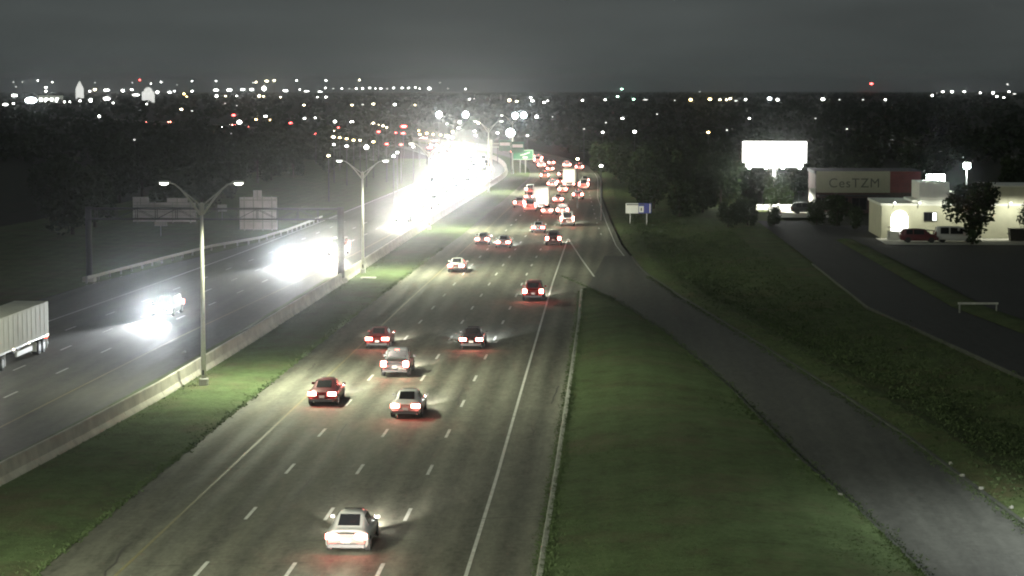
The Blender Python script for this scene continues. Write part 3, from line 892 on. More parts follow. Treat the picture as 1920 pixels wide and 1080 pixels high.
# oncoming traffic
def sb_lane(k, y): return SB_YEL(y) - (k + 0.5) * SB_W
SBN = 'oncoming cars with dazzling headlights'
S_ = [
 ('suv', 1, 189.5, 'silver', 'oncoming car with cool dazzling headlights right behind the near street lamp', dict(led=True, head=22000, tilt=-6)),
 ('suv', 1, 250, 'grey', 'oncoming car with bluish headlights under the truss of the gantry', dict(led=True, head=16000, tilt=-6)),
 ('van', 0, 260, 'white', 'oncoming van with warm headlights beside the gantry column at the barrier', dict(head=27000, tilt=-6)),
 ('suv', 0, 326, 'grey', 'oncoming car with warm headlights alone ahead of the glaring mass', dict(head=17000, tilt=-6)),
]
for kind, k, y, col, label, kw in S_:
    hd = math.atan2(SB_YEL(y + 10) - SB_YEL(y - 10), 20)
    car('car', kind, sb_lane(k, y), y, PI - hd, col, label, SBN, **{**kw, 'tail': 0, 'cone': 44})
SL = 'oncoming vehicle lost in the white mass of headlights'
r2 = random.Random(11)
for k, y0, gap in ((0, 358, 16), (1, 380, 19), (2, 440, 24), (3, 500, 30)):
    y = y0
    while y < 650:
        hd = math.atan2(bend(y + 5) - bend(y - 5), 10)
        x = sb_lane(k, y) + r2.uniform(-.25, .25)
        if r2.random() < .12:
            rr = car('car', 'van', x, y, PI - hd, 'white', SL, 'oncoming vehicles in the glare', lite=True, head=HEAD_W, tail=0, two=False, cone=40)
        else:
            car('car', r2.choice(['sedan', 'suv', 'suv', 'van']), x, y, PI - hd, r2.choice(fcols), SL, 'oncoming vehicles in the glare', lite=True, head=HEAD_W * r2.uniform(.7, 1.25) * (1 - .6 * (y - 358) / 300), tail=0, two=False, led=r2.random() < .35, cone=40, tilt=-2)
        y += gap * r2.uniform(.75, 1.35)

# traffic on the far bend
y = 740
i = 0
while y < 1250:
    hd = math.atan2(bend(y + 5) - bend(y - 5), 10)
    k = i % 3
    if i % 2:
        car('car', 'sedan', NB_L1(y) + (k - 1) * 3.4, y, -hd, 'silver', 'tiny car on the far bend trailing red lamps', 'cars on the far bend', lite=True, head=0, tail=0, two=False)
    else:
        car('car', 'suv', sb_lane(k, y), y, PI - hd, 'grey', 'tiny car on the far bend showing headlights', 'cars on the far bend', lite=True, head=0, tail=0, two=False)
    y += r2.uniform(16, 30); i += 1

# articulated lorry at the left edge
def lorry(x, y):
    """x: lane centre, y: rear of the trailer, heading towards the camera"""
    t = empty('semi_trailer_truck', (x, y, 0.012), PI, 'white articulated box trailer truck cut off by the picture edge', 'truck')
    L = 13.6
    b = MB().cbox(-1.28, 1.28, 0, L, 1.15, 3.72, .04).build('trailer_body', 'trailer_white', t)
    MB().box(-1.30, -1.285, .02, L, 1.15, 1.28).build('side_rail', 'galv', b)
    MB().box(1.285, 1.30, .02, L, 1.15, 1.28).build('side_rail', 'galv', b)
    for s in (-1, 1):
        for i in range(1, 11):
            MB().box(min(s * 1.282, s * 1.292), max(s * 1.282, s * 1.292), i * 1.22 - .02, i * 1.22 + .02, 1.29, 3.66).build('side_rib', 'trailer_white', b)
    for s in (-1, 1):
        MB().box(min(s * .03, s * 1.2), max(s * .03, s * 1.2), -.05, -.002, 1.25, 3.6).build('rear_door', 'trailer_white', t)
    MB().box(-.5, .5, .2, L - .3, .85, 1.14).build('chassis', 'steel_dark', t)
    MB().box(-1.2, 1.2, -.02, .1, .5, .62).build('underride_guard', 'galv', t)
    for s in (-1, 1):
        for yy in (1.2, 2.45):
            w = MB().tube([(s * .68, yy, .5), (s * 1.22, yy, .5)], .5, 16).build('wheel', 'rubber', t)
            MB().tube([(s * 1.222, yy, .5), (s * 1.235, yy, .5)], .27, 12).build('rim', 'rim', w)
        MB().box(min(s * .66, s * 1.24), max(s * .66, s * 1.24), .38, .42, .25, .95).build('mud_flap', 'sign_white', t)
        MB().box(min(s * .7, s * 1.2), max(s * .7, s * 1.2), 3.3, 3.34, .3, .98).build('mud_flap', 'sign_white', t)
        MB().box(min(s * .9, s * 1.15), max(s * .9, s * 1.15), -.06, -.02, .95, 1.1).build('taillight', 'tail_lens_dim', t)
        for yy in (.35, 5.6, 9.8):
            MB().box(min(s * 1.302, s * 1.33), max(s * 1.302, s * 1.33), yy, yy + .25, 1.17, 1.27).build('marker_light', 'amber_lens', t)
        MB().box(min(s * .75, s * .9), max(s * .75, s * .9), L - 3.1, L - 2.95, .1, 1.14).build('landing_leg', 'galv', t)
        MB().box(min(s * 1.1, s * 1.25), max(s * 1.1, s * 1.25), 4.6, 8.8, .55, .9).build('side_skirt', 'sign_white', t)
    # tractor
    cab = MB(); L0 = L + .9
    pr = [(L0, .7), (L0 + 4.9, .55), (L0 + 4.9, 1.65), (L0 + 3.3, 1.95), (L0 + 2.9, 2.95), (L0 + 1.6, 3.65), (L0, 3.7)]
    n = len(pr)
    cab.add([(s * 1.18, a, c) for s in (-1, 1) for a, c in pr], [tuple(range(n - 1, -1, -1)), tuple(range(n, 2 * n))] + [(i, (i + 1) % n, n + (i + 1) % n, n + i) for i in range(n)])
    cb = cab.build('tractor_cab', 'car_paint', t); cb.color = (.02, .12, .09, 1)
    MB().add([(-1.02, L0 + 3.30, 2.02), (1.02, L0 + 3.30, 2.02), (.98, L0 + 2.93, 2.9), (-.98, L0 + 2.93, 2.9)], [(0, 1, 2, 3)]).build('windshield', 'glass_dark', t)
    MB().box(-.55, .55, L - 2, L0 + 4.6, .6, .85).build('tractor_frame', 'steel_dark', t)
    for s in (-1, 1):
        for yy in (L - 1.3, L - .1, L0 + 3.9):
            w = MB().tube([(s * .66, yy, .5), (s * 1.2, yy, .5)], .5, 16).build('wheel', 'rubber', t)
            MB().tube([(s * 1.202, yy, .5), (s * 1.23, yy, .5)], .3, 12).build('rim', 'rim', w)
        MB().tube([(s * 1.0, L0 + .8, .65), (s * 1.0, L0 + 2.6, .65)], .32, 12).build('fuel_tank', 'rim', t)
        MB().box(min(s * .75, s * 1.12), max(s * .75, s * 1.12), L0 + 4.85, L0 + 4.96, .85, 1.1).build('headlight', 'head_lens', t)
        lamp(t, 'headlight_beam', 'SPOT', (s * .93, L0 + 5.05, .97), 5000, (1, .94, .8), (PI / 2 - R(3), 0, 0), .1, 60, 1.0)
lorry(-44.05, 165.0)

# ------------------------------------------------------------------ trees
def crown_mesh(name, w, h, n, leaf, seed, m):
    """leaf clumps spread through several uneven lobes, with gaps"""
    q = MB(); rr = random.Random(seed)
    lobes = []
    for i in range(9):
        a = rr.uniform(0, 2 * PI); d = rr.uniform(.15, .62)
        lobes.append((math.cos(a) * d * w / 2, math.sin(a) * d * w / 2, h * rr.uniform(.28, .8), rr.uniform(.26, .46) * w / 2, rr.uniform(.2, .32) * h))
    lobes.append((0, 0, h * .62, w * .3, h * .36))
    for i in range(n):
        lx, ly, lz, lr, lh = rr.choice(lobes)
        u = rr.uniform(-1, 1); a = rr.uniform(0, 2 * PI); rad = rr.random() ** .38
        c = Vector((lx + lr * rad * math.sqrt(1 - u * u) * math.cos(a), ly + lr * rad * math.sqrt(1 - u * u) * math.sin(a), lz + lh * rad * u))
        s = leaf * rr.uniform(.5, 1.35)
        d1 = Vector((rr.gauss(0, 1), rr.gauss(0, 1), rr.gauss(0, .6))).normalized()
        d2 = d1.cross(Vector((rr.gauss(0, 1), rr.gauss(0, 1), rr.gauss(0, 1)))).normalized()
        q.add([c - d1 * s, c + d2 * s * .55, c + d1 * s, c - d2 * s * .55], [(0, 1, 2, 3)])
    return q.mesh(name, m)
def trunk_mesh(name, h, r, w, seed):
    q = MB(); rr = random.Random(seed)
    q.tube([(0, 0, -.4), (.05, .02, h * .25), (-.05, .08, h * .5), (.03, 0, h * .75)], [r * 1.3, r, r * .75, r * .3], 8)
    for i in range(6):
        a = rr.uniform(0, 2 * PI); z = h * rr.uniform(.28, .55); l = w * rr.uniform(.2, .38)
        q.tube([(0, 0, z), (math.cos(a) * l * .5, math.sin(a) * l * .5, z + h * .12), (math.cos(a) * l, math.sin(a) * l, z + h * .26)], [r * .5, r * .32, r * .1], 6)
    return q.mesh(name, 'bark', True)
TREES = []
for i in range(5):
    w = [8, 9.5, 7, 11, 8.5][i]; h = [8.5, 9.5, 9.5, 10.5, 7.5][i]
    TREES.append((crown_mesh('crown', w, h, 2600, .42, 40 + i, 'leaf_dark'), trunk_mesh('trunk', h, .2, w, 50 + i)))
def tree(x, y, z, i, s, label, group=None, name='tree', cat='tree', rz=None):
    r = empty(name, (x, y, z), rnd.uniform(0, 6.28) if rz is None else rz, label, cat, group)
    r.scale = (s, s, s)
    link('trunk', TREES[i][1], r); link('crown', TREES[i][0], r)
    return r
LT = 'dark broadleaf tree in the unlit wood left of the highway'
rt = random.Random(21)
def sbx(y): return SB_OUT(y)
cnt = 0
for y0 in range(250, 760, 20):
    for c in range(3):
        yy = y0 + rt.uniform(-8, 8)
        xx = sbx(min(yy, 600)) - 22 - c * 15 - rt.uniform(0, 10) - max(0, (320 - yy)) * .12
        if -0.245 * yy < xx + 6:
            tree(xx, yy, 0.3 if yy < 600 else -.45, rt.randrange(5), rt.uniform(.75, 1.15), LT, 'trees in the wood on the left'); cnt += 1
RT = 'dark tree in the unlit grove between the highway and the lit billboard'
for (x, y, s) in ((9, 345, .8), (13, 356, .9), (5.5, 372, .75), (17, 384, .9), (10, 392, 1.0), (3, 408, .8), (20, 404, 1.0), (13, 425, 1.0), (5, 440, .9), (24, 430, 1.0), (0, 470, .9), (10, 470, 1.1), (20, 465, 1.1), (-4, 520, .9), (6, 515, 1.0),
                  (34, 420, 1.0), (44, 415, 1.0), (54, 410, 1.0), (40, 440, 1.1), (60, 440, 1.1), (30, 455, 1.1), (50, 470, 1.2), (70, 400, 1.0), (66, 380, .9)):
    tree(x, y, -.45, rt.randrange(5), s, RT if x < 28 else 'dark tree standing beyond the lit store buildings', 'grove beyond the verge' if x < 28 else 'trees behind the stores')
# named trees
r = tree(43.8, 281, 0.1, 3, .78, 'round dark tree silhouetted against the floodlit stucco store', rz=1.0)
tree(26.0, 370.5, -.3, 0, .70, 'squat tree with its top lit white under the glowing billboard', rz=.3)
tree(52.3, 284, .1, 1, .72, 'dark tree at the right picture edge beside the stucco store')
for (x, y, s, l) in ((15.2, 318, .42, 'dark rounded shrub nearest the blue sign on the verge'), (18.2, 322, .5, 'tall dark shrub before the bright forecourt wall'), (21.5, 318, .38, 'low dark shrub at the end of the forecourt strip'),
                     (28.0, 322, .44, 'dark shrub left of the pair in front of the dim store'), (30.5, 318, .46, 'dark shrub in the middle before the dim store'), (32.6, 312, .4, 'dark shrub beside the stucco store corner')):
    tree(x, y, -.1, rt.randrange(5), s, l, None, 'shrub', 'shrub')

# far woods: one dark mass of crowns between the city lights
q = MB(); rw = random.Random(5)
for i in range(3400):
    y = 600 + 6800 * rw.random() ** 1.7
    x = rw.uniform(-.30, .27) * y
    if y < 1500 and SB_OUT(y) - 14 < x < RAMP_R(y) + 12: continue
    s = rw.uniform(3.5, 6.5) * (1 if y < 1500 else 1.25); h = rw.uniform(4, 8.2)
    for k in range(34 if y < 1600 else 16):
        u = rw.uniform(-1, 1); a = rw.uniform(0, 2 * PI); rad = rw.random() ** .4
        c = Vector((x + s * rad * math.sqrt(1 - u * u) * math.cos(a), y + s * rad * math.sqrt(1 - u * u) * math.sin(a), -.4 + h * (.5 + .5 * rad * u)))
        l = rw.uniform(.7, 1.7) * (1 if y < 1600 else 1.8)
        d1 = Vector((rw.gauss(0, 1), rw.gauss(0, 1), rw.gauss(0, .6))).normalized(); d2 = d1.cross(Vector((rw.gauss(0, 1), rw.gauss(0, 1), rw.gauss(0, 1)))).normalized()
        q.add([c - d1 * l, c + d2 * l * .6, c + d1 * l, c - d2 * l * .6], [(0, 1, 2, 3)])
tag(q.build('far_woods', 'leaf_dark'), 'dark wooded land between the far city lights', 'woods', kind='stuff')

# ------------------------------------------------------------------ signs on the near side
def post_sign():
    r = empty('service_sign', (2.55, 324, 0), R(-1), 'blue and white roadside service sign on two posts beyond the ramp', 'sign')
    MB().box(-1.85, -.02, -.03, .03, 1.55, 3.0).build('panel', 'sign_white', r)
    MB().box(.0, 1.85, -.03, .03, 1.55, 3.0).build('panel', 'sign_blue', r)
    MB().box(-1.7, .9, -.045, -.032, 2.74, 2.9).build('legend_strip', 'sign_dark', r)
    MB().box(.08, .75, -.045, -.032, 1.7, 2.6).build('logo_plate', 'sign_white', r)
    MB().box(.32, .5, -.055, -.047, 1.9, 2.35).build('symbol', 'sign_dark', r)
    MB().box(1.6, 1.72, -.045, -.032, 1.62, 2.93).build('border', 'sign_white', r)
    for x in (-1.2, 1.2):
        MB().box(x - .07, x + .07, .04, .16, -.6, 2.9).build('post', 'galv', r)
post_sign()
def green_sign():
    r = empty('guide_sign', (-22.6, 516, 0), R(2), 'green guide sign on a post in the median grass', 'sign')
    MB().box(-2.45, 2.45, -.04, .04, 3.1, 5.45).build('panel', 'sign_green', r)
    for (a, b, c, d) in ((-2.35, 2.35, 5.3, 5.36), (-2.35, 2.35, 3.2, 3.26), (-2.35, -2.29, 3.27, 5.29), (2.29, 2.35, 3.27, 5.29)):
        MB().box(a, b, -.055, -.042, c, d).build('border', 'sign_white', r)
    MB().add([(-.6, -.056, 4.25), (.2, -.056, 4.45), (1.6, -.056, 4.95), (1.6, -.056, 4.75), (.3, -.056, 4.25), (-.6, -.056, 4.1)], [(0, 1, 2, 3, 4, 5)]).build('arrow', 'sign_white', r)
    MB().box(.0, 1.1, -.056, -.042, 3.5, 3.85).build('legend_strip', 'sign_white', r)
    for x in (-.6, .6):
        MB().box(x - .1, x + .1, .05, .2, -.1, 5.3).build('post', 'galv', r)
green_sign()
def overhead():
    r = empty('overhead_sign_mast', (-29.4, 508, 0), 0, 'mast arm carrying two pale green overhead signs above the glare', 'gantry')
    MB().tube([(0, 0, -.1), (0, 0, 7.9)], [.3, .22], 10).build('column', 'galv_pale', r, True)
    MB().tube([(0, 0, 7.0), (7.3, 0, 7.2)], .12, 8).build('mast_arm', 'galv_pale', r, True)
    MB().tube([(0, 0, 6.2), (7.3, 0, 6.5)], .1, 8).build('mast_arm', 'galv_pale', r, True)
    a = empty('guide_sign', (-26.3, 507.6, 0), 0, 'pale lit overhead sign, the one nearer its column', 'sign')
    MB().box(-1.35, 1.35, -.04, .04, 5.4, 7.9).build('panel', 'sign_green', a)
    MB().box(-1.15, 1.15, -.055, -.042, 6.6, 7.3).build('legend_strip', 'sign_white', a)
    b = empty('guide_sign', (-23.4, 507.6, 0), 0, 'pale lit overhead sign at the free end of its arm', 'sign')
    MB().box(-1.45, 1.45, -.04, .04, 5.0, 7.5).build('panel', 'sign_green', b)
    MB().box(-1.2, 1.2, -.055, -.042, 6.2, 6.9).build('legend_strip', 'sign_white', b)
overhead()

# ------------------------------------------------------------------ stores and billboard on the right
def billboard():
    r = empty('billboard', (25.85, 380, -.4), R(-3.5), 'billboard glowing solid white on a single post above the squat tree', 'billboard')
    MB().tube([(0, .5, -.3), (0, .5, 9.4)], .35, 12).build('post', 'steel_dark', r, True)
    MB().box(-5.45, 5.45, .2, .45, 7.4, 11.1).build('frame', 'steel_dark', r)
    MB().box(-5.35, 5.35, .12, .195, 7.5, 11.0).build('face', 'billboard_lit', r)
    MB().box(-4.8, 4.8, .12, .195, 6.75, 7.45).build('apron', 'billboard_lit', r)  # glow below the face, built as an emissive strip
    MB().box(-5.2, 5.2, -.9, .1, 6.55, 6.62).build('catwalk', 'steel_dark', r)
    for x in (-4.2, -1.4, 1.4, 4.2):
        MB().box(x - .2, x + .2, -1.2, -.85, 6.5, 6.66).build('floodlight', 'flood_white', r)
    lamp(r, 'billboard_light', 'POINT', (0, -1.2, 6.3), 2600, (.97, 1, .9), (0, 0, 0), .6)
billboard()

def dim_store():
    r = empty('store_building', (39.6, 361, -.4), 0, 'dim store with olive sign fascia and dark red end bay', 'building')
    MB().box(-8.4, 8.4, .4, 14, 0, 6.3).build('wall', 'brick_dark', r)
    MB().box(-8.6, 8.6, .2, 14.2, 6.31, 6.75).build('roof', 'roof_dark', r)
    MB().box(-8.3, 3.4, -.1, .38, 3.3, 6.72).build('fascia', 'fascia_olive', r)
    MB().box(-7.1, 2.5, -.16, -.105, 3.75, 6.0).build('sign_board', 'fascia_olive', r)
    for k in range(7):
        MB().box(3.45, 8.3, .0, .38, 3.3 + k * .49, 3.76 + k * .49).build('red_panel', 'fascia_red', r)
    MB().box(-8.2, 3.2, -1.6, .36, 2.75, 2.95).build('canopy', 'roof_dark', r)
    for x in (-7.4, -4.4, -1.4, 1.6, 4.6):
        f = MB().box(x - 1.2, x + 1.2, .3, .398, .5, 2.5).build('window', 'trim', r)
        for d in (-.58, .58):
            MB().box(x + d - .52, x + d + .52, .27, .298, .6, 2.4).build('pane', 'glass_dark', f)
    cu = bpy.data.curves.new('sign_letters_curve', 'FONT')
    cu.body = 'CesTZM'; cu.size = 2.1; cu.extrude = .02; cu.align_x = 'CENTER'; cu.space_character = 1.12
    cu.materials.append(MATS['sign_letter'])
    t0 = bpy.data.objects.new('sign_letters_curve', cu); C.objects.link(t0)
    bpy.context.view_layer.update()
    me = bpy.data.meshes.new_from_object(t0.evaluated_get(bpy.context.evaluated_depsgraph_get()))
    bpy.data.objects.remove(t0)
    t = link('sign_letters', me, r)
    t.location = (-2.3, -.19, 4.15); t.rotation_euler = (PI / 2, 0, 0)
    MB().cbox(-9.4, -8.45, -.5, .4, 0, 4.0, .05).build('corner_pier', 'stucco_white', r)
dim_store()

def forecourt():
    r = empty('forecourt_wall', (0, 0, -.4), 0, 'long low white wall glaring under the billboard lights', 'wall')
    x = 20.6
    while x < 30.4:
        MB().cbox(x, x + 2.4, 363, 363.25, 0, 1.25, .03).build('wall_panel', 'stucco_white', r)
        x += 2.45
    for x in (20.4, 25.4, 30.4):
        MB().cbox(x - .15, x + .15, 362.9, 363.4, 0, 1.4, .03).build('pier', 'stucco_white', r)
    f = MB(); f.add([(18, 345, -.2), (33, 345, -.2), (33, 380, -.2), (18, 380, -.2)], [(0, 1, 2, 3)])
    tag(f.build('forecourt_pavement', 'concrete'), kind='structure')
    for i, (x, y) in enumerate(((22.5, 358.0), (28.3, 358.5))):
        l = empty('wall_floodlight', (x, y, -.2), 0, ('floodlight', 'second floodlight')[i] + ' on a short post aimed at the low white wall', 'floodlight')
        MB().tube([(0, 0, 0), (0, 0, 3.2)], .05, 8).build('post', 'steel_dark', l, True)
        MB().cbox(-.2, .2, -.12, .12, 3.2, 3.45, .03).build('housing', 'steel_dark', l)
        lamp(l, 'flood_light', 'SPOT', (0, .2, 3.25), 3800, (1, 1, .9), (R(55), 0, 0), .12, 120, .8)
forecourt()
parked(car('car', 'suv', 26.6, 352.0, R(-88), 'black', 'dark parked car silhouetted against the bright low wall', None, lite=True, head=0, tail=0))

def stucco_store():
    Y = 292
    r = empty('store_building', (0, Y, .1), 0, 'floodlit pale stucco store with stepped parapet tower and arched doorway', 'building')
    MB().box(33.8, 53.5, .2, 15, 0, 4.3).build('wall', 'stucco', r)
    MB().box(33.6, 53.7, .05, 15.2, 4.31, 4.62).build('cornice', 'stucco_white', r)
    MB().box(38.6, 42.4, .1, 8, 4.63, 7.35).build('parapet_tower', 'stucco_white', r)
    MB().box(37.6, 42.9, -.1, 8.4, 4.75, 5.1).build('tower_band', 'stucco_white', r)
    MB().box(42.45, 47.4, .3, 8, 4.63, 5.9).build('parapet', 'stucco', r)
    MB().box(47.45, 53.6, .12, 9, 4.63, 6.75).build('parapet', 'stucco', r)
    MB().box(47.3, 53.8, -.1, 9.2, 6.76, 6.98).build('coping', 'stucco_white', r)
    # arched doorway
    d = MB(); pts = [(35.0, .9), (37.2, .9)] + [(36.1 + 1.1 * math.cos(R(a)), 2.6 + 1.1 * math.sin(R(a))) for a in range(0, 181, 15)]
    d.add([(x, .19, z) for x, z in pts] + [(x, .06, z) for x, z in pts], [tuple(range(len(pts), 2 * len(pts)))] + [(i, (i + 1) % len(pts), len(pts) + (i + 1) % len(pts), len(pts) + i) for i in range(len(pts))])
    d.build('arched_doorway', 'doorway_lit', r)
    w = MB().box(39.2, 40.9, .08, .19, 2.3, 3.5).build('window', 'trim', r)
    for i in range(3):
        MB().box(39.27 + i * .54, 39.27 + i * .54 + .48, .04, .078, 2.4, 3.4).build('pane', 'window_lit' if i == 2 else 'glass_dark', w)
    for (x, s) in ((35.2, 230), (38.4, 210), (42.0, 200), (46.0, 200), (50.0, 300), (53.0, 260)):  # unseen gooseneck lamps, added to wash the facade with light
        MB().tube([(x, .04, 4.0), (x, -.9, 4.75), (x, -1.9, 4.85)], .03, 6).build('added_lamp_arm', 'steel_dark', r, True)
        MB().ell((x, -2.0, 4.8), (.16, .16, .1), 8, 5).build('added_wall_lamp', 'lamp_glass', r, True)
        lamp(r, 'facade_wash_light', 'SPOT', (x, -2.0, 4.62), s, (.98, 1, .84), (R(38), 0, 0), .12, 165, .6)
    # sloped walk wall and apron in front
    a = MB(); a.add([(34.2, -3.0, 0), (43.0, -3.0, 0), (43.0, -3.0, .55), (34.2, -3.0, 1.25), (34.2, -2.75, 0), (43, -2.75, 0), (43, -2.75, .55), (34.2, -2.75, 1.25)],
                    [(0, 1, 2, 3), (7, 6, 5, 4), (0, 4, 5, 1), (3, 2, 6, 7), (0, 3, 7, 4), (1, 5, 6, 2)])
    a.build('ramp_wall', 'stucco_white', r)
    rl = MB().tube([(34.2, -3.05, 1.75), (43.1, -3.05, 1.05)], .06, 8).build('hand_rail', 'steel_dark', r, True)
    for i in range(6):
        x = 34.4 + i * 1.7
        MB().tube([(x, -3.05, .4), (x, -3.05, 1.74 - i * .134)], .035, 6).build('rail_post', 'steel_dark', r, True)
    f = MB(); f.add([(33, 280, .2), (58, 280, .2), (58, 292.1, .2), (33, 292.1, .2)], [(0, 1, 2, 3)])
    tag(f.build('store_apron', 'concrete'), kind='structure')
stucco_store()
# lamps behind the stores
def flood_pole(x, y, z, w, h, power, label):
    r = empty('floodlight_pole', (x, y, -.4), 0, label, 'floodlight')
    MB().tube([(0, 0, 0), (0, 0, z + .4)], [.12, .07], 8).build('pole', 'galv', r, True)
    MB().cbox(-w / 2, w / 2, -.1, .12, z + .1, z + .1 + h, .04).build('housing', 'steel_dark', r)
    n = max(1, round(w / .9))
    for i in range(n):
        x0 = -w / 2 + w * i / n
        MB().box(x0 + .04, x0 + w / n - .04, -.16, -.105, z + .14, z + .06 + h).build('lens', 'flood_white', r)
    lamp(r, 'flood_light', 'SPOT', (0, -.5, z + .1 + h / 2), power, (.9, 1, .96), (R(50), 0, 0), .25, 150, .6)
flood_pole(41.8, 300.5, 7.5, 2.4, .95, 1500, 'wide white floodlight bank above the stucco parapet tower')
flood_pole(50.4, 330, 8.2, 1.0, .85, 1200, 'single star-bright floodlight on a pole behind the stucco store')
strip('lot_island', 'grass_dry', (lambda y: interp([(60, 40.5), (155, 34.5), (200, 29.5), (250, 28.5), (330, 26.5)], y), lambda y: interp([(60, 44.5), (155, 38), (200, 32.6), (250, 31.2), (330, 28.4)], y)), 110, 288, 5.0, 0.2,
      prof=lambda t, x, y: 0.25 * math.sin(PI * t), nlat=4)
# dumpster, parked vehicles, boom
d = empty('dumpster', (50.7, 288.0, .2), 0, 'dark steel dumpster at the foot of the stucco store', 'dumpster')
MB().add([(-1.1, -.7, 0), (1.1, -.7, 0), (1.25, -.9, 1.5), (-1.25, -.9, 1.5), (-1.1, .7, 0), (1.1, .7, 0), (1.25, .9, 1.5), (-1.25, .9, 1.5)],
         [(0, 1, 2, 3), (5, 4, 7, 6), (4, 0, 3, 7), (1, 5, 6, 2), (4, 5, 1, 0), (3, 2, 6, 7)]).build('bin', 'rust_dark', d)
for s in (-1, 1):
    MB().box(min(0.02 * s, 1.28 * s), max(.02 * s, 1.28 * s), -.95, .95, 1.51, 1.58).build('lid', 'trim', d)
    MB().box(min(1.26 * s, 1.4 * s), max(1.26 * s, 1.4 * s), -.4, .4, .8, .95).build('fork_pocket', 'steel_dark', d)
c = car('car', 'suv', 35.2, 284.5, R(-90), 'maroon', 'dark red parked car in front of the store ramp rail', None, lite=True, head=0, tail=0)
parked(c).location.z = .17
c = car('car', 'van', 39.6, 285.0, R(-90), 'white', 'white parked van right of the dark red car', None, lite=True, head=0, tail=0)
parked(c).location.z = .17
b = empty('barrier_bar', (31.0, 195.2, .15), R(2), 'white horizontal barrier bar at the edge of the dark car park', 'barrier bar')
MB().box(-1.75, 1.75, -.04, .04, .75, .92).build('bar', 'white_paint', b)
for x in (-1.6, 1.6):
    MB().box(x - .06, x + .06, -.045, .045, -.1, .74).build('post', 'galv', b)

# pale things on the left verge and in the median
for (x, y, w, l) in ((-60.5, 292, 1.7, 'small pale sign back on a post below the long overhead sign'), (-58.6, 327, 1.4, 'small pale sign back on a post right of the near street lamp')):
    r = empty('road_sign', (x, y, .3), R(25), l, 'sign')
    MB().box(-w / 2, w / 2, -.02, .02, 1.2, 2.2).build('panel', 'galv', r)
    MB().box(-.05, .05, .025, .11, -.3, 2.1).build('post', 'galv', r)
jb = empty('drain_inlet', (-25.85, 228, .05), 0, 'small pale concrete drain inlet in the median grass', 'drain')
MB().cbox(-.8, .8, -.6, .6, -.1, .22, .06).build('slab', 'concrete', jb)
MB().box(-.5, .5, -.62, -.55, .02, .16).build('grate', 'steel_dark', jb)
rs = random.Random(9)
for i, (x, y) in enumerate(((16.9, 116.6), (16.95, 112.9), (17.9, 104.2), (18.1, 101.6), (17.3, 109.2), (10.6, 107.1), (9.3, 117.0), (-32.3, 163.8))):
    q = MB(); q.ell((0, 0, .06), (.17, .12, .1), 7, 4)
    q.v = [(a * rs.uniform(.75, 1.3), b * rs.uniform(.75, 1.3), max(0, c * rs.uniform(.75, 1.2))) for a, b, c in q.v]
    o = q.build('stone', 'stone'); o.location = (x + (.35 if x > 14 else 0), y, .03); o.rotation_euler = (0, 0, rs.uniform(0, 6))
    if x > 14: l = 'pale stone lying in the gutter along the ramp'
    elif x > 0: l = 'pale stone on the grass edge of the ramp'
    else: l = 'pale lump of debris on the shoulder beside the barrier'
    tag(o, l, 'stone', 'stones in the ramp gutter' if x > 14 else ('stones on the ramp grass edge' if x > 0 else None))

# ------------------------------------------------------------------ far city lights
def px(x, y, d):
    """place at road distance d on the sight line with horizontal and vertical offsets x, y"""
    a, b = (x - 960) / 4200, (540 - y) / 4200
    th, ya = R(5.102), R(2.783)
    f = Vector((-math.sin(ya) * math.cos(th), math.cos(ya) * math.cos(th), -math.sin(th)))
    v = f + Vector((math.cos(ya), math.sin(ya), 0)) * a + Vector((-math.sin(ya) * math.sin(th), math.cos(ya) * math.sin(th), math.cos(th))) * b
    t = d / v.y
    return Vector((v.x * t, d, 19.6 + v.z * t))
LM = {}
def lampmesh(kind, w, h):
    k = (kind, round(w, 1), round(h, 1))
    if k not in LM:
        LM[k] = MB().ell((0, 0, 0), (w / 2, w / 3, h / 2), 8, 5).mesh('lamp_head', kind, True)
    return LM[k]
POLM = MB().tube([(0, 0, 0), (0, 0, 1)], [.12, .09], 6).mesh('pole', 'steel_dark', True)
def city(x, y, col='white', w=8, h=5, label=None, dim=False):
    """w, h: apparent size in the photo"""
    lh = 8.0 if y > 178 else 12.0
    d = min(6000.0, (19.6 - lh) * 4200 / max(y - 165, 1)) if y > 173 else 4600.0
    p = px(x, y, d)
    big = label is not None
    if big: w, h = w * 1.5, h * 1.5
    elif col == 'red': w, h = w * 1.3, h * 1.2
    ww = max(.5, w * d / 4200 * .46); hh = max(.35, h * d / 4200 * .5)
    side = 'left' if x < 900 else 'right'
    if label is None:
        zone = 'on the far skyline' if y < 175 else ('in the far town below the skyline' if y < 205 else 'among the dark blocks beyond the highway bend' if x < 1080 else 'in the dark suburb beyond the verge')
        tone = {'white': 'white', 'warm': 'yellowish', 'amber': 'amber', 'cool': 'cool white', 'green': 'greenish', 'red': 'red'}[col]
        label = ('faint ' if dim else 'bright ') + tone + ' lamp on a pole ' + zone
        grp = label + 's'
    else: grp = None
    r = empty('city_lamp', (p.x, p.y, -.45), 0, label, 'lamp', grp)
    o = link('pole', POLM, r); o.scale = (max(1, d / 2500), max(1, d / 2500), p.z + .45)
    o = link('lamp_head', lampmesh(('fardim_' if dim else 'far_') + col, ww, hh), r); o.location = (0, 0, p.z + .45)
    if big and y > 200: lamp(r, 'lamp_light', 'POINT', (0, -ww * .6, p.z + .45), 3500, (.85, .96, 1.0), (0, 0, 0), .3)
W, Y_, A_, K_, G_, R_ = 'white', 'warm', 'amber', 'cool', 'green', 'red'
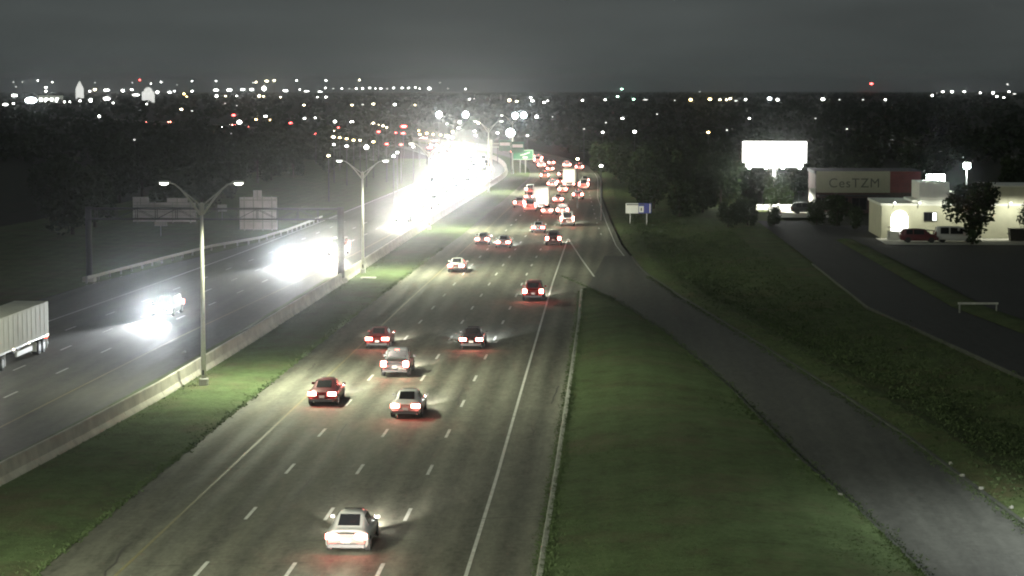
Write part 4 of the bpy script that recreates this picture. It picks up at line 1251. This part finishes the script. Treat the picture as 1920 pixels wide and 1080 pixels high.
CL = [(25,154,W,6,4,1),(42,154,W,6,4,1),(71,151,W,6,4,0),(98,154,W,6,4,0),(178,155,W,5,4,1),(262,150,R_,6,5,0),(283,157,W,6,4,0),(302,154,W,7,4,0),(360,152,W,7,4,0),(405,152,W,7,4,0),(248,155,W,6,4,1),(332,159,W,5,4,1),(475,155,W,7,4,1),
 (30,163,W,7,4,1),(86,164,W,12,5,0),(86,171,W,9,7,0),(27,179,W,24,8,0),(10,196,W,22,7,0),(25,194,W,9,5,0),(121,191,W,8,6,0),(131,191,W,6,5,0),(150,189,W,9,6,0),(170,188,W,14,13,0),(200,185,W,28,11,0),(212,193,W,7,5,0),(168,171,W,9,5,0),(178,168,Y_,14,6,0),
 (200,169,W,24,7,0),(230,170,W,13,9,0),(247,168,W,12,5,0),(255,178,W,30,5,0),(295,173,W,12,9,0),(318,173,W,14,6,0),(327,171,W,8,4,0),(345,176,A_,9,7,0),(350,181,A_,7,4,0),(360,171,W,9,6,0),(275,195,W,7,4,0),(186,218,W,10,8,0),(340,205,Y_,12,6,0),(360,208,W,10,3,1),
 (252,262,W,6,4,1),(438,216,R_,12,6,0),(449,229,W,19,13,0),(433,251,W,6,4,1),(406,180,W,11,9,0),(423,180,Y_,8,4,0),(444,180,W,7,4,0),(422,194,W,6,3,1),(444,198,W,6,3,1),
 (405,169,W,22,7,0),(430,169,W,22,8,0),(455,168,W,18,7,0),(472,168,W,16,8,0),(495,166,W,17,17,0),(486,180,Y_,12,8,0),(494,181,Y_,7,5,0),(480,154,Y_,9,4,0),(500,152,Y_,14,6,0),(514,151,Y_,11,6,0),(535,170,W,20,7,0),(556,151,W,8,4,0),(562,168,W,6,4,0),(575,171,W,22,3,0),(600,172,W,18,3,0),(526,182,Y_,8,4,0),(595,182,W,6,4,0),(611,182,W,9,5,0),
 (611,151,W,9,5,0),(674,150,Y_,8,5,0),(625,166,W,8,3,1),(641,166,W,9,3,0),(655,166,W,6,3,1),(668,166,W,10,4,0),(680,166,W,9,4,0),(693,165,W,10,4,0),(704,166,W,6,3,0),(714,166,W,10,3,0),(726,166,W,9,3,1),(738,165,W,9,5,0),(754,165,W,9,5,0),(766,165,W,8,5,0),(779,164,W,7,4,0),(787,166,W,5,4,0),(805,166,W,13,9,0),(840,166,W,8,4,1),(873,167,W,7,4,0),(825,155,W,8,4,1),(610,165,W,8,4,0),
 (570,197,Y_,11,4,0),(660,197,Y_,10,4,0),(680,196,W,10,4,1),(700,195,Y_,12,5,0),(740,196,W,11,7,0),(778,197,Y_,7,4,0),(880,186,W,8,4,0),(889,185,W,6,4,1),
 (498,218,W,15,5,0),(571,222,W,10,5,0),(591,221,W,8,4,0),(480,224,A_,11,5,0),(507,225,A_,10,4,0),(545,231,R_,11,6,0),(530,233,A_,10,3,1),(592,251,R_,9,5,0),(628,228,W,13,8,0),(634,239,R_,9,4,0),(627,245,Y_,8,5,0),(660,229,W,15,9,0),(692,232,Y_,9,3,0),(700,231,Y_,10,6,0),(709,234,Y_,9,5,0),(718,236,Y_,9,5,0),(725,239,Y_,6,4,0),(688,234,W,8,3,1),
 (757,237,R_,20,8,0),(710,247,R_,11,6,0),(742,249,R_,7,4,0),(756,250,R_,14,5,0),(625,257,Y_,15,7,0),(637,258,A_,11,4,0),(650,260,A_,12,5,0),(663,263,A_,11,5,0),(675,263,Y_,8,4,0),(700,266,A_,14,5,0),(650,274,W,14,7,0),(687,276,W,18,15,0),(725,270,R_,12,4,0),(752,271,R_,10,4,0),(626,271,W,5,5,0),(616,292,Y_,9,4,0),(745,286,W,11,4,0),(738,293,W,7,4,0),(775,275,W,9,5,0),
 (785,245,A_,6,4,0),(787,252,A_,10,4,0),(800,250,A_,10,7,0),(812,252,A_,9,6,0),(826,253,A_,8,5,0),(838,255,Y_,18,9,0),(848,258,Y_,15,6,0),(849,247,Y_,10,7,0),(862,229,W,13,10,0),(860,240,W,11,6,0),(897,231,Y_,10,6,0),(890,246,W,11,5,0),(892,254,W,13,4,0),(806,277,R_,18,6,0),(885,274,A_,18,6,0),(838,275,W,9,6,0),(838,232,W,5,5,0),
 (955,188,Y_,12,10,0),(969,190,Y_,11,5,0),(995,183,W,10,4,0),(998,189,W,14,6,0),(1020,192,W,10,5,0),(1027,189,W,7,4,0),(1092,188,W,10,5,0),(1135,187,W,9,5,0),(1158,181,G_,11,5,0),(1166,167,G_,10,5,0),(1188,186,G_,10,5,0),(1210,187,W,20,4,1),(1265,188,W,6,4,1),(1295,187,A_,13,9,0),(1312,172,W,7,3,1),(1331,186,A_,14,9,0),(1350,187,Y_,10,5,0),(1362,187,Y_,7,5,0),(1369,185,Y_,11,6,0),(1380,189,W,14,4,1),(1398,187,W,10,6,0),
 (1443,185,K_,17,11,0),(1458,187,W,12,8,0),(1232,214,W,7,4,1),(1167,222,W,12,6,0),(1136,230,W,6,5,1),(1130,248,W,10,6,0),(1190,247,W,14,10,0),(1328,248,A_,12,7,0),(1363,244,W,8,4,1),(1405,222,W,9,5,0),(1529,222,W,8,4,1),(1543,186,W,15,9,0),(1634,157,R_,11,6,0),(1574,187,W,8,4,1),(1618,187,W,8,4,1),(1660,187,W,9,5,0),(1748,179,W,9,7,0),(1768,172,W,11,5,0),(1785,172,W,11,7,0),(1808,172,W,11,6,0),(1838,174,W,9,5,0),(1862,174,W,9,9,0),(1869,181,W,9,6,0),(1882,183,W,10,3,0),(1892,172,W,9,5,0),(1889,158,W,8,6,1),(1902,176,W,14,4,1),(1588,242,W,8,4,1),
 (1095,242,W,8,3,1),(1006,219,W,13,10,0),(933,249,W,11,6,0),(989,254,W,8,4,0),(1036,219,W,4,4,1),(1083,298,Y_,9,8,0),(1127,311,W,11,6,0)]
for (x, y, c_, w, h, dm) in CL: city(x, y, c_, w, h, None, bool(dm))
city(58, 188, 'cool', 34, 15, 'large dazzling white floodlight at the far left beside the pale roof')
city(823, 215, 'cool', 17, 17, 'star-bright street light, leftmost of the row above the glare')
city(873, 215, 'cool', 17, 17, 'star-bright street light, second of the row above the glare')
city(966, 217, 'cool', 17, 17, 'star-bright street light, left one of the touching pair')
city(982, 216, 'cool', 17, 17, 'star-bright street light, right one of the touching pair')
city(957, 249, 'cool', 24, 22, 'largest star-bright street light just above the pale overhead signs')

# far buildings
def far_building(x0, x1, y0, y1, d, m, label, roof=None, win=0, winm='far_white'):
    a = px(x0, y1, d); b = px(x1, y0, d)
    r = empty('far_building', ((a.x + b.x) / 2, d, -.45), 0, label, 'building')
    w = (b.x - a.x) / 2; h = b.z + .45
    MB().box(-w, w, 0, w * 1.2, 0, h).build('wall', m, r)
    if roof == 'dome':
        MB().ell((0, w * .6, h), (w * .8, w * .8, w * .8), 12, 6).build('dome', m, r, True)
    elif roof == 'spire':
        MB().add([(-w, 0, h), (w, 0, h), (w, w * 1.2, h), (-w, w * 1.2, h), (0, w * .6, h + w * 2.2)], [(0, 1, 4), (1, 2, 4), (2, 3, 4), (3, 0, 4)]).build('spire', m, r)
    else:
        MB().box(-w * 1.02, w * 1.02, -.3, w * 1.22, h + .01, h + h * .12).build('roof', 'roof_dark', r)
    for i in range(win):
        x = -w + 2 * w * (i + .5) / win
        MB().box(x - w / win * .55, x + w / win * .55, -.15, -.02, h * .35, h * .7).build('window', winm, r)
mat('glow_white', (.8, .8, .76), .7, var=0.05, em=(1, 1, .94), es=.7)  # floodlighting put into the wall material as emission
mat('glow_pale', (.6, .62, .55), .7, var=0.1, em=(.8, .85, .7), es=.16)  # weaker wall glow standing in for light on the hall
far_building(142, 155, 166, 177, 3600, 'glow_white', 'glowing white tower with pointed spire on the far left skyline', 'spire')
far_building(266, 287, 172, 180, 3000, 'glow_white', 'glowing white domed building among the far left lights', 'dome')
far_building(72, 112, 179, 192, 2600, 'glow_pale', 'wide pale roofed hall right of the dazzling far floodlight', None, 4)
far_building(1258, 1292, 268, 281, 760, 'stucco', 'dim grey shed in the dark right of the highway', None, 3, 'glass_dark')

# ------------------------------------------------------------------ grass tufts
q = MB(); rg = random.Random(17)
def tuft(x, y, z, s):
    for k in range(3):
        a = rg.uniform(0, PI); dx, dy = math.cos(a) * s * .32, math.sin(a) * s * .32
        lx, ly = rg.uniform(-1, 1) * s, rg.uniform(-1, 1) * s
        q.add([(x - dx, y - dy, z - .05), (x + dx, y + dy, z - .05), (x + lx, y + ly, z + s * rg.uniform(.25, .6))], [(0, 1, 2)])
for i in range(22000):
    y = 84 + 134 * rg.random() ** 1.4; t = rg.random()
    a, b = NOSE_L(y) + .28, RAMP_L(y) - .2
    if b > a: x = a + (b - a) * t; tuft(x, y, .1 + .5 * math.sin(PI * t) * min(1, (219 - y) / 40), rg.uniform(.07, .17))
for i in range(2600):
    y = 84 + 133 * rg.random() ** 1.3
    tuft(NOSE_L(y) + .24 + abs(rg.gauss(0, .22)), y, .13, rg.uniform(.1, .24))
    tuft(RAMP_L(y) - .22 - abs(rg.gauss(0, .2)), y, .12, rg.uniform(.1, .22))
for i in range(5000):
    y = 84 + 190 * rg.random() ** 1.3; t = rg.random()
    tuft(BARR(y) + (NB_MED(y) - BARR(y)) * t, y, .08, rg.uniform(.06, .15))
for i in range(1500):
    y = 84 + 190 * rg.random() ** 1.3
    tuft(NB_MED(y) + rg.gauss(0, .12), y, .04, rg.uniform(.1, .24))
for i in range(16000):
    y = 90 + 220 * rg.random() ** 1.3; d = rg.uniform(.3, 16)
    x = RAMP_R(y) + d
    tuft(x, y, .02 + rv(0, x, y), rg.uniform(.08, .26))
for i in range(2600):
    y = 84 + 150 * rg.random() ** 1.2
    w_ = .25 + .35 * max(0, bumpy(y * 3, y * 5))
    tuft(RAMP_L(y) - .1 + abs(rg.gauss(0, w_)), y, .03, rg.uniform(.05, .15))
    tuft(RAMP_R(y) - abs(rg.gauss(0, w_)), y, .03, rg.uniform(.05, .15))
    tuft(NOSE_L(y) - abs(rg.gauss(0, .15)) if y < 216 else RAMP_R(y), y, .02, rg.uniform(.05, .13))
tag(q.build('grass', 'blade'), 'short rough grass on the median, gore and verges', 'grass', kind='stuff')

q = MB(); ru = random.Random(23)
for i in range(1700):
    y = 96 + 260 * ru.random() ** 1.15
    d = 3.2 + abs(ru.gauss(0, 4.2)); x = RAMP_R(y) + d
    if d > 15: continue
    z0 = .02 + rv(0, x, y); hh = ru.uniform(.15, .7) * (1 if d > 5 else .6); ww = ru.uniform(.4, 1.1)
    for k in range(20):
        c = Vector((x + ru.gauss(0, ww * .5), y + ru.gauss(0, ww * .5), z0 + hh * ru.random() ** .8)); s_ = ru.uniform(.05, .13)
        d1 = Vector((ru.gauss(0, 1), ru.gauss(0, 1), ru.gauss(0, .8))).normalized(); d2 = d1.cross(Vector((ru.gauss(0, 1), ru.gauss(0, 1), ru.gauss(0, 1)))).normalized()
        q.add([c - d1 * s_, c + d2 * s_ * .5, c + d1 * s_, c - d2 * s_ * .5], [(0, 1, 2, 3)])
tag(q.build('undergrowth', 'weed'), 'dark tangled undergrowth on the slope right of the ramp', 'undergrowth', kind='stuff')

# ------------------------------------------------------------------ haze, shaped to give the lamps a camera-like bloom
hm = bpy.data.materials.new('haze')
hm.use_nodes = True
nt = hm.node_tree
nt.nodes.clear()
out = nt.nodes.new('ShaderNodeOutputMaterial')
pv = nt.nodes.new('ShaderNodeVolumePrincipled')
pv.inputs['Density'].default_value = HAZE_DENSITY
pv.inputs['Anisotropy'].default_value = HAZE_ANISO
pv.inputs['Color'].default_value = (0.93, 0.97, 1.0, 1)
nt.links.new(pv.outputs[0], out.inputs['Volume'])
MATS['haze'] = hm
tag(MB().box(-12000, 12000, -900, 12000, -2.5, 60).build('haze', 'haze'), 'thin night haze over the highway, shaped to bloom round the lamps', 'haze', kind='stuff')
